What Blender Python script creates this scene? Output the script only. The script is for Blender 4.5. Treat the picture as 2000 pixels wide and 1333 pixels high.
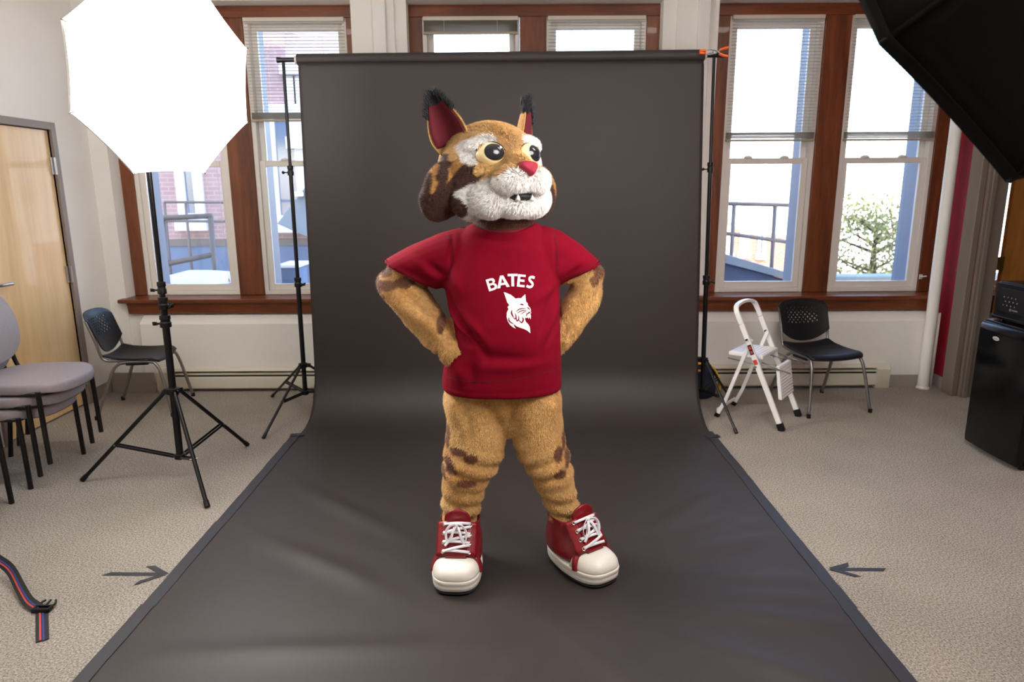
import bpy, bmesh, math, random
import numpy as np
from mathutils import Vector, Matrix, Euler
from mathutils.bvhtree import BVHTree
from mathutils.geometry import tessellate_polygon
random.seed(7)
rng = np.random.default_rng(7)
for o in list(bpy.data.objects):
    bpy.data.objects.remove(o)
scene = bpy.context.scene
C = scene.collection
PI = math.pi
R_ = math.radians

# ---------------------------------------------------------------- camera
CAM_H, FPX, PITCH, ROLL = 1.62, 1350.0, R_(12.5), R_(0.3)
cam_d = bpy.data.cameras.new('camera')
cam_d.sensor_width = 36.0
cam_d.lens = FPX * 36.0 / 2000.0
cam_d.clip_start, cam_d.clip_end = 0.05, 400
cam_d.dof.use_dof = True
cam_d.dof.focus_distance = 2.75
cam_d.dof.aperture_fstop = 3.5
cam = bpy.data.objects.new('camera', cam_d)
C.objects.link(cam)
cam.matrix_world = Matrix.Translation((0, 0, CAM_H)) @ Matrix.Rotation(PI / 2 - PITCH, 4, 'X') @ Matrix.Rotation(-ROLL, 4, 'Z')
scene.camera = cam

# ---------------------------------------------------------------- world, sun, exposure
world = bpy.data.worlds.new('sky')
scene.world = world
world.use_nodes = True
wn = world.node_tree
wn.nodes.clear()
w_out = wn.nodes.new('ShaderNodeOutputWorld')
w_bg = wn.nodes.new('ShaderNodeBackground')
w_sky = wn.nodes.new('ShaderNodeTexSky')
w_sky.sky_type = 'NISHITA'
w_sky.sun_disc = False
w_sky.sun_elevation = R_(34)
w_sky.sun_rotation = R_(160)
w_sky.air_density = 1.0
w_sky.dust_density = 1.2
w_bg.inputs['Strength'].default_value = 1.0
wn.links.new(w_sky.outputs[0], w_bg.inputs['Color'])
wn.links.new(w_bg.outputs[0], w_out.inputs[0])

sun_d = bpy.data.lights.new('sun', 'SUN')
sun_d.energy = 5.5
sun_d.angle = R_(0.6)
sun_d.color = (1.0, 0.9, 0.76)
sun = bpy.data.objects.new('sun', sun_d)
C.objects.link(sun)
sun.rotation_euler = Vector((0.28, 0.80, -0.60)).to_track_quat('-Z', 'Y').to_euler()

KEY_POWER = 26.0      # radiance of the glowing diffuser of the lit softboxes
SIDE_POWER = 11.0
FILL_POWER = 13.8      # added, unseen ceiling lights for ambient fill
scene.view_settings.view_transform = 'Standard'
scene.view_settings.look = 'None'
scene.view_settings.gamma = 1.0
scene.view_settings.use_curve_mapping = False
scene.view_settings.exposure = 0.52

# ---------------------------------------------------------------- pixel helpers (a point of the photo at a known depth)
def _ray(px, py):
    u, v = px - 1000.0, 666.5 - py
    c, s = math.cos(ROLL), math.sin(ROLL)
    u, v = u * c + v * s, -u * s + v * c
    return Vector((u, FPX * math.cos(PITCH) + v * math.sin(PITCH), -FPX * math.sin(PITCH) + v * math.cos(PITCH)))
def on_floor(px, py, z=0.0):
    d = _ray(px, py); p = d * ((z - CAM_H) / d.z); p.z += CAM_H
    return p
def at(px, py, Y):
    d = _ray(px, py); p = d * (Y / d.y); p.z += CAM_H
    return p

# ---------------------------------------------------------------- materials
MATS = {}
def srgb(r, g, b):
    f = lambda c: (c / 255.0) / 12.92 if c <= 10.31 else (((c / 255.0) + 0.055) / 1.055) ** 2.4
    return (f(r), f(g), f(b))
def mat(name, col, rough=0.6, metal=0.0, var=0.0, scale=20.0, bump=0.0, bump_scale=60.0, spec=0.5, sheen=0.0,
        coat=0.0, emit=None, estr=0.0, attr=None, stretch=(1, 1, 1), detail=4.0, col2=None):
    """procedural principled material: noise colour variation + noise bump"""
    m = bpy.data.materials.new(name)
    m.use_nodes = True
    nt = m.node_tree
    b = nt.nodes['Principled BSDF']
    b.inputs['Base Color'].default_value = (*col, 1)
    b.inputs['Roughness'].default_value = rough
    b.inputs['Metallic'].default_value = metal
    b.inputs['Specular IOR Level'].default_value = spec
    if sheen:
        b.inputs['Sheen Weight'].default_value = sheen
        b.inputs['Sheen Roughness'].default_value = 0.5
    if coat:
        b.inputs['Coat Weight'].default_value = coat
        b.inputs['Coat Roughness'].default_value = 0.08
    if emit:
        b.inputs['Emission Color'].default_value = (*emit, 1)
        b.inputs['Emission Strength'].default_value = estr
    tc = nt.nodes.new('ShaderNodeTexCoord')
    mp = nt.nodes.new('ShaderNodeMapping')
    mp.inputs['Scale'].default_value = stretch
    nt.links.new(tc.outputs['Object'], mp.inputs['Vector'])
    src = None
    if attr:
        a = nt.nodes.new('ShaderNodeAttribute'); a.attribute_name = attr
        src = a.outputs['Color']
    if var or col2:
        n = nt.nodes.new('ShaderNodeTexNoise')
        n.inputs['Scale'].default_value = scale
        n.inputs['Detail'].default_value = detail
        nt.links.new(mp.outputs[0], n.inputs['Vector'])
        mr = nt.nodes.new('ShaderNodeMapRange')
        mr.inputs['From Min'].default_value = 0.3; mr.inputs['From Max'].default_value = 0.7
        nt.links.new(n.outputs['Fac'], mr.inputs['Value'])
        mx = nt.nodes.new('ShaderNodeMix'); mx.data_type = 'RGBA'
        lo = col2 if col2 else tuple(c * (1 - var) for c in col)
        hi = col if col2 else tuple(min(1, c * (1 + var)) for c in col)
        if src:
            mx.blend_type = 'MULTIPLY'
            mx.inputs['Factor'].default_value = 1.0
            mr.inputs['To Min'].default_value = 1 - var; mr.inputs['To Max'].default_value = 1 + var
            nt.links.new(src, mx.inputs['A']); nt.links.new(mr.outputs[0], mx.inputs['B'])
        else:
            mx.inputs['A'].default_value = (*lo, 1); mx.inputs['B'].default_value = (*hi, 1)
            nt.links.new(mr.outputs[0], mx.inputs['Factor'])
        src = mx.outputs['Result']
    if src:
        nt.links.new(src, b.inputs['Base Color'])
    if bump:
        n2 = nt.nodes.new('ShaderNodeTexNoise')
        n2.inputs['Scale'].default_value = bump_scale
        n2.inputs['Detail'].default_value = 3.0
        nt.links.new(mp.outputs[0], n2.inputs['Vector'])
        bp = nt.nodes.new('ShaderNodeBump')
        bp.inputs['Strength'].default_value = bump
        bp.inputs['Distance'].default_value = 0.01
        nt.links.new(n2.outputs['Fac'], bp.inputs['Height'])
        nt.links.new(bp.outputs[0], b.inputs['Normal'])
    MATS[name] = m
    return m
def wood(name, a, b_, rough=0.4, axis='Z', scale=9.0, coat=0.15, dist=4.0):
    m = bpy.data.materials.new(name); m.use_nodes = True
    nt = m.node_tree; bs = nt.nodes['Principled BSDF']
    bs.inputs['Roughness'].default_value = rough
    bs.inputs['Coat Weight'].default_value = coat
    tc = nt.nodes.new('ShaderNodeTexCoord'); mp = nt.nodes.new('ShaderNodeMapping')
    mp.inputs['Scale'].default_value = {'Z': (1, 1, 0.09), 'X': (0.09, 1, 1), 'Y': (1, 0.09, 1)}[axis]
    nt.links.new(tc.outputs['Object'], mp.inputs['Vector'])
    n = nt.nodes.new('ShaderNodeTexNoise')
    n.inputs['Scale'].default_value = scale; n.inputs['Detail'].default_value = 6; n.inputs['Distortion'].default_value = dist * 0.3
    nt.links.new(mp.outputs[0], n.inputs['Vector'])
    n2 = nt.nodes.new('ShaderNodeTexNoise')
    n2.inputs['Scale'].default_value = scale * 12; n2.inputs['Detail'].default_value = 2
    nt.links.new(mp.outputs[0], n2.inputs['Vector'])
    ad = nt.nodes.new('ShaderNodeMath'); ad.operation = 'MULTIPLY_ADD'; ad.inputs[1].default_value = 0.35
    nt.links.new(n2.outputs['Fac'], ad.inputs[0]); nt.links.new(n.outputs['Fac'], ad.inputs[2])
    cr = nt.nodes.new('ShaderNodeValToRGB')
    cr.color_ramp.elements[0].position = 0.45; cr.color_ramp.elements[0].color = (*b_, 1)
    cr.color_ramp.elements[1].position = 0.85; cr.color_ramp.elements[1].color = (*a, 1)
    nt.links.new(ad.outputs[0], cr.inputs[0]); nt.links.new(cr.outputs[0], bs.inputs['Base Color'])
    MATS[name] = m
    return m
def glass_mat(name, tint=(1, 1, 1), refl=0.08):
    m = bpy.data.materials.new(name); m.use_nodes = True
    nt = m.node_tree; nt.nodes.clear()
    o = nt.nodes.new('ShaderNodeOutputMaterial'); t = nt.nodes.new('ShaderNodeBsdfTransparent')
    g = nt.nodes.new('ShaderNodeBsdfGlossy'); g.inputs['Roughness'].default_value = 0.02
    t.inputs[0].default_value = (*tint, 1)
    f = nt.nodes.new('ShaderNodeFresnel'); f.inputs['IOR'].default_value = 1.45
    x = nt.nodes.new('ShaderNodeMixShader')
    nt.links.new(f.outputs[0], x.inputs[0]); nt.links.new(t.outputs[0], x.inputs[1]); nt.links.new(g.outputs[0], x.inputs[2])
    nt.links.new(x.outputs[0], o.inputs[0])
    MATS[name] = m
    return m

M = MATS
mat('wall_paint', srgb(240, 236, 229), 0.75, var=0.02, scale=3, bump=0.05, bump_scale=180)
mat('ceiling_paint', srgb(232, 230, 226), 0.8)
mat('red_paint', srgb(146, 18, 40), 0.6, var=0.06, scale=4)
mat('trim_white', srgb(238, 234, 228), 0.5)
mat('vinyl', srgb(238, 232, 224), 0.4)
mat('grey_metal', srgb(138, 126, 118), 0.5)
mat('shaded_metal', srgb(122, 109, 97), 0.5)  # darker grey_metal: shade on the doorway frame put into the colour
mat('outer_frame', srgb(116, 126, 142), 0.5)
mat('base_vinyl', srgb(160, 152, 144), 0.55)
mat('heater_enamel', srgb(218, 212, 194), 0.4)
mat('black_gap', (0.006, 0.006, 0.006), 0.8)
wood('cherry', srgb(136, 76, 42), srgb(86, 42, 22), 0.38, 'Z')
wood('cherry_h', srgb(134, 70, 36), srgb(84, 38, 19), 0.34, 'X')
wood('birch', srgb(238, 206, 156), srgb(216, 174, 118), 0.45, 'Z', 2.2, 0.2, 9)
wood('oak_door', srgb(178, 116, 50), srgb(146, 84, 30), 0.45, 'Z', 7)
mat('black_metal', (0.004, 0.004, 0.0045), 0.3, spec=0.4)
mat('black_plastic', (0.005, 0.005, 0.0055), 0.42, spec=0.35, bump=0.06, bump_scale=300)
mat('dark_seat', (0.007, 0.0075, 0.009), 0.42, spec=0.4, bump=0.08, bump_scale=400)
mat('steel', srgb(150, 148, 146), 0.35, metal=0.85)
mat('brushed', srgb(190, 190, 192), 0.28, metal=1.0)
mat('brass', srgb(150, 116, 48), 0.35, metal=1.0)
mat('grey_vinyl', srgb(146, 138, 142), 0.5, var=0.05, scale=60, bump=0.05, bump_scale=250)
mat('white_enamel', srgb(236, 234, 232), 0.35)
mat('orange_rubber', srgb(240, 100, 16), 0.5)
mat('fridge_black', (0.0025, 0.0025, 0.003), 0.14, spec=0.35, bump=0.02, bump_scale=500)
mat('appliance_black', (0.004, 0.004, 0.0045), 0.25, spec=0.35)
mat('panel_black', (0.008, 0.008, 0.009), 0.3, spec=0.35)
mat('mark_grey', srgb(120, 122, 126), 0.6)
mat('mark_silver', srgb(206, 204, 198), 0.4, metal=0.3)
mat('navy_cloth', srgb(22, 28, 58), 0.8, bump=0.15, bump_scale=500)
mat('yellow_cloth', srgb(236, 172, 30), 0.75)
mat('strap_black', (0.012, 0.012, 0.013), 0.7, bump=0.2, bump_scale=700)
mat('strap_red', srgb(190, 70, 64), 0.7)
mat('strap_blue', srgb(48, 58, 128), 0.7)
mat('tape_black', srgb(46, 45, 50), 0.55, bump=0.1, bump_scale=200)
mat('label_red', srgb(200, 60, 50), 0.5)
mat('softbox_black', (0.005, 0.005, 0.005), 0.8, spec=0.2, bump=0.1, bump_scale=40)
mat('diffuser_key', (0.9, 0.9, 0.9), 0.9, emit=(1.0, 0.985, 0.96), estr=KEY_POWER)
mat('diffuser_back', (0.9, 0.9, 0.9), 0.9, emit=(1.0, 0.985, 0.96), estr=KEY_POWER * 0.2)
mat('diffuser_side', (0.9, 0.9, 0.9), 0.9, emit=(1.0, 0.97, 0.93), estr=SIDE_POWER)
mat('blind_slat', srgb(214, 206, 190), 0.5)
mat('blind_rail', srgb(176, 162, 138), 0.5)
mat('cord', srgb(222, 214, 200), 0.7)
glass_mat('pane_glass', (0.97, 0.98, 1.0))

def carpet():
    m = bpy.data.materials.new('carpet'); m.use_nodes = True
    nt = m.node_tree; b = nt.nodes['Principled BSDF']
    b.inputs['Roughness'].default_value = 0.95; b.inputs['Specular IOR Level'].default_value = 0.1
    tc = nt.nodes.new('ShaderNodeTexCoord')
    n = nt.nodes.new('ShaderNodeTexNoise'); n.inputs['Scale'].default_value = 130; n.inputs['Detail'].default_value = 3
    n.inputs['Roughness'].default_value = 0.75
    nt.links.new(tc.outputs['Object'], n.inputs['Vector'])
    n2 = nt.nodes.new('ShaderNodeTexNoise'); n2.inputs['Scale'].default_value = 2.2; n2.inputs['Detail'].default_value = 5
    nt.links.new(tc.outputs['Object'], n2.inputs['Vector'])
    cr = nt.nodes.new('ShaderNodeValToRGB')
    e = cr.color_ramp.elements
    e[0].position = 0.34; e[0].color = (*srgb(106, 98, 90), 1)
    e[1].position = 0.66; e[1].color = (*srgb(194, 184, 173), 1)
    nt.links.new(n.outputs['Fac'], cr.inputs[0])
    mx = nt.nodes.new('ShaderNodeMix'); mx.data_type = 'RGBA'; mx.blend_type = 'MULTIPLY'; mx.inputs['Factor'].default_value = 1
    mr = nt.nodes.new('ShaderNodeMapRange'); mr.inputs['From Min'].default_value = 0.3; mr.inputs['From Max'].default_value = 0.7
    mr.inputs['To Min'].default_value = 0.88; mr.inputs['To Max'].default_value = 1.04
    nt.links.new(n2.outputs['Fac'], mr.inputs['Value'])
    nt.links.new(cr.outputs[0], mx.inputs['A']); nt.links.new(mr.outputs[0], mx.inputs['B'])
    nt.links.new(mx.outputs['Result'], b.inputs['Base Color'])
    bp = nt.nodes.new('ShaderNodeBump'); bp.inputs['Strength'].default_value = 0.5; bp.inputs['Distance'].default_value = 0.006
    nt.links.new(n.outputs['Fac'], bp.inputs['Height']); nt.links.new(bp.outputs[0], b.inputs['Normal'])
    MATS['carpet'] = m
carpet()

# ---------------------------------------------------------------- mesh builder
def frame_of(d):
    d = d.normalized()
    a = Vector((0, 0, 1)) if abs(d.z) < 0.95 else Vector((0, 1, 0))
    x = d.cross(a).normalized()
    return x, x.cross(d).normalized()
class MB:
    def __init__(s):
        s.v, s.f = [], []
    def add(s, vs, fs):
        n = len(s.v); s.v += [Vector(v) for v in vs]; s.f += [tuple(i + n for i in f) for f in fs]; return s
    def box(s, x0, x1, y0, y1, z0, z1):
        return s.add([(x, y, z) for z in (z0, z1) for y in (y0, y1) for x in (x0, x1)],
                     [(0, 2, 3, 1), (4, 5, 7, 6), (0, 1, 5, 4), (2, 6, 7, 3), (0, 4, 6, 2), (1, 3, 7, 5)])
    def loft(s, rings, cap0=True, cap1=True, close=True):
        n = len(rings[0]); b = len(s.v)
        for r in rings: s.v += [Vector(p) for p in r]
        m = n if close else n - 1
        for i in range(len(rings) - 1):
            for j in range(m):
                k = (j + 1) % n
                s.f.append((b + i * n + j, b + i * n + k, b + (i + 1) * n + k, b + (i + 1) * n + j))
        if cap0: s.f.append(tuple(b + j for j in reversed(range(n))))
        if cap1: s.f.append(tuple(b + (len(rings) - 1) * n + j for j in range(n)))
        return s
    def tube(s, pts, r, seg=10, caps=True):
        pts = [Vector(p) for p in pts]
        rs = r if isinstance(r, (list, tuple)) else [r] * len(pts)
        rings = []; px = None
        for i, p in enumerate(pts):
            d = (pts[min(i + 1, len(pts) - 1)] - pts[max(i - 1, 0)])
            if px is None: x, y = frame_of(d)
            else:
                dn = d.normalized(); x = (px - dn * px.dot(dn)).normalized(); y = dn.cross(x) * -1
                y = x.cross(dn).normalized()
            px = x
            rings.append([p + (x * math.cos(2 * PI * k / seg) + y * math.sin(2 * PI * k / seg)) * rs[i] for k in range(seg)])
        return s.loft(rings, caps, caps)
    def ribbon(s, pts, w, t, side):
        """flat strap: pts along the middle, side = list/one vector across"""
        rings = []
        for i, p in enumerate(pts):
            p = Vector(p); d = (Vector(pts[min(i + 1, len(pts) - 1)]) - Vector(pts[max(i - 1, 0)])).normalized()
            a = Vector(side[i] if isinstance(side, list) else side); a = (a - d * a.dot(d)).normalized(); n = a.cross(d)
            rings.append([p - a * w / 2 - n * t / 2, p + a * w / 2 - n * t / 2, p + a * w / 2 + n * t / 2, p - a * w / 2 + n * t / 2])
        return s.loft(rings)
    def bar(s, p, q, w, t, side):
        return s.ribbon([p, q], w, t, side)
    def lathe(s, prof, seg=24, c=(0, 0, 0), axis=None):
        c = Vector(c)
        if axis is None: X, Y, Z = Vector((1, 0, 0)), Vector((0, 1, 0)), Vector((0, 0, 1))
        else: Z = Vector(axis).normalized(); X, Y = frame_of(Z)
        rings = [[c + X * r * math.cos(2 * PI * k / seg) + Y * r * math.sin(2 * PI * k / seg) + Z * h for k in range(seg)] for r, h in prof]
        return s.loft(rings)
    def ball(s, c, rx, ry=None, rz=None, seg=20, rings=12, rot=None):
        ry = rx if ry is None else ry; rz = rx if rz is None else rz
        c = Vector(c); R = rot or Matrix.Identity(3)
        out = []
        for i in range(rings + 1):
            a = -PI / 2 + PI * (0.02 + 0.96 * i / rings)
            out.append([c + R @ Vector((rx * math.cos(a) * math.cos(2 * PI * k / seg), ry * math.cos(a) * math.sin(2 * PI * k / seg), rz * math.sin(a))) for k in range(seg)])
        return s.loft(out)
    def prism(s, poly, fn0, fn1):
        """closed 2-D polygon -> solid between the two mappings fn0(u,v), fn1(u,v)"""
        n = len(poly); b = len(s.v)
        s.v += [Vector(fn0(*p)) for p in poly] + [Vector(fn1(*p)) for p in poly]
        for t in tessellate_polygon([[Vector((p[0], p[1], 0)) for p in poly]]):
            s.f.append(tuple(b + i for i in t)); s.f.append(tuple(b + n + i for i in reversed(t)))
        for i in range(n):
            j = (i + 1) % n; s.f.append((b + i, b + j, b + n + j, b + n + i))
        return s
    def mesh(s, name):
        me = bpy.data.meshes.new(name)
        me.from_pydata([tuple(v) for v in s.v], [], s.f)
        bm = bmesh.new(); bm.from_mesh(me); bmesh.ops.recalc_face_normals(bm, faces=bm.faces); bm.to_mesh(me); bm.free()
        return me
    def build(s, name, m, parent=None, smooth=False, bevel=0.0, world=False, seg=2, angle=35, sub=0):
        return link(name, s.mesh(name), m, parent, smooth, bevel, world, seg, angle, sub)
def link(name, me, m, parent=None, smooth=False, bevel=0.0, world=False, seg=2, angle=35, sub=0):
    if m is not None:
        me.materials.clear(); me.materials.append(M[m] if isinstance(m, str) else m)
    o = bpy.data.objects.new(name, me); C.objects.link(o)
    if smooth: me.polygons.foreach_set('use_smooth', [True] * len(me.polygons))
    if bevel:
        b = o.modifiers.new('bevel', 'BEVEL'); b.width = bevel; b.segments = seg; b.limit_method = 'ANGLE'; b.angle_limit = R_(angle)
        me.polygons.foreach_set('use_smooth', [True] * len(me.polygons))
        b.harden_normals = True
    if sub:
        q = o.modifiers.new('sub', 'SUBSURF'); q.levels = sub; q.render_levels = sub
    if parent is not None:
        o.parent = parent
        if world: o.matrix_parent_inverse = Matrix.Translation(-parent.location)
    return o
def tag(o, label, cat, group=None):
    o['label'] = label; o['category'] = cat
    if group: o['group'] = group
    return o
def thing(name, label, cat, loc=(0, 0, 0), rz=0.0, group=None):
    o = bpy.data.objects.new(name, None); C.objects.link(o)
    o.empty_display_size = 0.05
    o.location = loc; o.rotation_euler = (0, 0, rz)
    return tag(o, label, cat, group)
def struct(o, label=None):
    o['kind'] = 'structure'
    if label: o['label'] = label
    return o
def structure_empty(name, loc, label=None):
    o = bpy.data.objects.new(name, None); C.objects.link(o); o.location = loc; o.empty_display_size = 0.05
    return struct(o, label)
def copy_tree(o, parent=None):
    c = o.copy(); C.objects.link(c)
    if parent is not None: c.parent = parent
    for ch in [x for x in C.objects if x.parent == o]:
        copy_tree(ch, c)
    return c
def dup(root, loc, rz, label, group=None):
    c = copy_tree(root); c.location = loc; c.rotation_euler = (0, 0, rz); c['label'] = label
    if group: c['group'] = group
    return c
def smooth_path(pts, n=8):
    """Catmull-Rom through points"""
    pts = [Vector(p) for p in pts]; out = []
    for i in range(len(pts) - 1):
        p0, p1, p2, p3 = pts[max(i - 1, 0)], pts[i], pts[i + 1], pts[min(i + 2, len(pts) - 1)]
        for k in range(n):
            t = k / n
            out.append(0.5 * ((2 * p1) + (p2 - p0) * t + (2 * p0 - 5 * p1 + 4 * p2 - p3) * t * t + (3 * p1 - p0 - 3 * p2 + p3) * t ** 3))
    out.append(pts[-1])
    return out
def evaluated_mesh(o):
    dg = bpy.context.evaluated_depsgraph_get()
    return bpy.data.meshes.new_from_object(o.evaluated_get(dg))
# ================================================================ THE ROOM
XL, XR = -3.29, 3.50           # side walls
YF, YC, YK = 5.60, 5.74, 5.50  # front of the piers, face of the window casings, face of the knee wall
ZT, ZC = 3.0, 3.45             # head of the window recesses, ceiling
YB = -2.6                      # wall behind the camera

o = MB().box(XL - 0.2, 5.6, YB - 0.2, 6.0, -0.12, 0.0).build('floor', 'carpet'); struct(o, 'beige speckled loop carpet')
o = MB().box(XL - 0.2, 5.6, YB - 0.2, 6.0, ZC, ZC + 0.12).build('ceiling', 'ceiling_paint'); struct(o)
# left wall with the door opening
DY0, DY1, DZ = 4.28, 5.13, 2.04
b = MB(); b.box(XL - 0.15, XL, YB, DY0, 0, ZC); b.box(XL - 0.15, XL, DY1, 6.0, 0, ZC); b.box(XL - 0.15, XL, DY0, DY1, DZ, ZC)
struct(b.build('wall_left', 'wall_paint'))
# right wall (maroon) with the doorway to the next room
RY0, RY1 = 4.25, 5.22
b = MB(); b.box(XR, XR + 0.15, RY1, 5.95, 0, ZC); b.box(XR, XR + 0.15, YB, RY0, 0, ZC); b.box(XR, XR + 0.15, RY0, RY1, 2.12, ZC)
struct(b.build('wall_right', 'red_paint'), 'maroon painted side wall')
struct(MB().box(XL - 0.15, 5.6, YB - 0.15, YB, 0, ZC).build('wall_rear', 'wall_paint'))
struct(MB().box(5.45, 5.6, YB, 5.95, 0, ZC).build('wall_next_room', 'wall_paint'))
# back wall: piers, head, knee wall
WINX = [(-3.155, -1.17), (-0.785, 1.155), (1.60, 3.495), (3.86, 4.9)]
b = MB()
b.box(XL, WINX[0][0], YF, 5.95, 0, ZC)
b.box(WINX[0][1] - 0.03, WINX[1][0] - 0.09, YF, 5.95, 0, ZC)   # pier
b.box(WINX[1][1] + 0.10, WINX[2][0] - 0.03, YF, 5.95, 0, ZC)
b.box(WINX[1][0] - 0.09, WINX[1][0], YF + 0.02, 5.95, 0, ZC)
b.box(WINX[1][1], WINX[1][1] + 0.10, YF + 0.02, 5.95, 0, ZC)
for i, (a, c) in enumerate(WINX):
    b.box(a, c, YF if i < 3 else YF + 0.02, 5.95, ZT, ZC)
    b.box(a, c, YF + 0.01, 5.95, 0, 0.70)
b.box(XR + 0.15, WINX[3][0], YF, 5.95, 0, ZC); b.box(WINX[3][1], 5.6, YF, 5.95, 0, ZC)
struct(b.build('wall_back', 'wall_paint'))
# raised vertical strips on the piers (boxed pipes)
for i, (a, c, y) in enumerate([(-1.035, -0.935, YF - 0.03), (1.41, 1.50, YF - 0.03)]):
    struct(MB().box(a, c, y, YF, 0, ZC).build('trim_%d' % (i + 1), 'trim_white', bevel=0.006))
# knee wall under the windows with a sloped ledge
def kneewall(n, x0, x1):
    prof = [(YK, 0.0), (YK, 0.555), (YK + 0.012, 0.567), (YF - 0.005, 0.625), (YF + 0.02, 0.625), (YF + 0.02, 0)]
    struct(MB().loft([[(x, y, z) for y, z in prof] for x in (x0, x1)]).build('trim_%d' % n, 'wall_paint', bevel=0.006))
kneewall(3, -3.02, 3.42)
# ---- windows
def window(n, x0, x1, split=True, units=None, label=None):
    w = structure_empty('window_%d' % n, (0.5 * (x0 + x1), YC, 0.75), label)
    B = lambda: MB()
    z0, z1 = 0.755, ZT - 0.004
    mw = 0.205
    mid = 0.5 * (x0 + x1) - 0.01
    st = 0.10
    y0, y1 = YC, YC + 0.06
    B().box(x0, x1, y0, y1, z1 - 0.085, z1).build('head_casing', 'cherry_h', w, bevel=0.004, world=True)
    B().box(x0, x0 + st, y0, y1, z0, z1 - 0.0855).build('side_casing', 'cherry', w, bevel=0.004, world=True)
    B().box(x1 - st, x1, y0, y1, z0, z1 - 0.0855).build('side_casing', 'cherry', w, bevel=0.004, world=True)
    us = [(x0 + st, x1 - st)]
    if split:
        m = B().box(mid - mw / 2, mid + mw / 2, y0 - 0.004, y1, z0, z1 - 0.0855).build('mullion', 'cherry', w, bevel=0.006, world=True)
        us = [(x0 + st, mid - mw / 2), (mid + mw / 2, x1 - st)]
    # stool (sill board) and apron
    if n < 4:
        sx0, sx1 = x0 - (0.03 if n == 1 else -0.001), x1 + (0.001 if n > 1 else 0.0)
        if n == 2: sx0, sx1 = x0 + 0.001, x1 - 0.001
        if n == 3: sx0, sx1 = x0 - 0.26, x1 - 0.1
        B().box(sx0 if n != 3 else x0 - 0.24, sx1, YF - 0.085, YF - 0.001, 0.722, 0.754).build('sill', 'cherry_h', w, bevel=0.008, world=True)
        B().box(x0 + 0.001, x1 - 0.001, YF - 0.001, YC + 0.07, 0.722, 0.754).build('sill', 'cherry_h', w, bevel=0.002, world=True)
        ax0, ax1 = (sx0 + 0.06, sx1) if n != 3 else (x0 - 0.235, sx1)
        prof = [(YF - 0.066, 0.721), (YF - 0.05, 0.69), (YF - 0.043, 0.64), (YF - 0.035, 0.628), (YF - 0.001, 0.628), (YF - 0.001, 0.721)]
        B().loft([[(x, y, z) for y, z in prof] for x in (ax0, ax1)]).build('apron', 'cherry_h', w, bevel=0.002, world=True)
    else:
        B().box(x0 - 0.1, x1, YF - 0.06, YC, 0.722, 0.754).build('sill', 'cherry_h', w, bevel=0.004, world=True)
        B().box(x0 - 0.1, x1, YF - 0.03, YF + 0.01, 0.60, 0.7215).build('apron', 'cherry_h', w, bevel=0.002, world=True)
    for (a, c) in us:
        zb, zt = z0 + 0.001, z1 - 0.086
        zm = 1.845
        # outer vinyl frame, as a ring
        def ring(x0, x1, z0, z1, t, ya, yb, name, parent, tb=None, wd=True):
            tb = tb or t
            bb = MB(); bb.box(x0, x0 + t, ya, yb, z0, z1); bb.box(x1 - t, x1, ya, yb, z0, z1)
            bb.box(x0 + t, x1 - t, ya, yb, z0, z0 + tb); bb.box(x0 + t, x1 - t, ya, yb, z1 - t, z1)
            return bb.build(name, 'vinyl', parent, bevel=0.003, world=wd)
        ring(a + .001, c - .001, zb, zt, 0.035, YC + 0.012, YC + 0.13, 'vinyl_frame', w)
        lo = ring(a + 0.037, c - 0.037, zb + 0.037, zm, 0.045, YC + 0.03, YC + 0.06, 'lower_sash', w, 0.05)
        up = ring(a + 0.037, c - 0.037, zm - 0.045, zt - 0.037, 0.045, YC + 0.075, YC + 0.105, 'upper_sash', w)
        MB().box(a + 0.081, c - 0.081, YC + 0.043, YC + 0.047, zb + 0.085, zm - 0.044).build('pane', 'pane_glass', lo)
        MB().box(a + 0.081, c - 0.081, YC + 0.088, YC + 0.092, zm - 0.001, zt - 0.081).build('pane', 'pane_glass', up)
        oj = MB(); oj.box(a, a + 0.04, YC + 0.131, YC + 0.34, zb - 0.02, zt); oj.box(c - 0.04, c, YC + 0.131, YC + 0.34, zb - 0.02, zt); oj.box(a + 0.041, c - 0.041, YC + 0.131, YC + 0.36, zb - 0.05, zb)
        oj.build('outer_jamb', 'outer_frame', w, world=True)
        for t in (0.3, 0.7):
            xx = a + (c - a) * t
            MB().lathe([(0.001, 0.0), (0.035, 0.0), (0.03, 0.012), (0.012, 0.02), (0.001, 0.02)], 14, (xx, YC + 0.048, zm)).build('sash_lock', 'vinyl', lo, smooth=False)
    return us
U1 = window(1, *WINX[0], label='wood-cased double window nearest the birch door')
U2 = window(2, *WINX[1], label='wood-cased double window behind the black backdrop')
U3 = window(3, *WINX[2], label='wood-cased double window beside the maroon wall')
U4 = window(4, *WINX[3], split=False)

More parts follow.
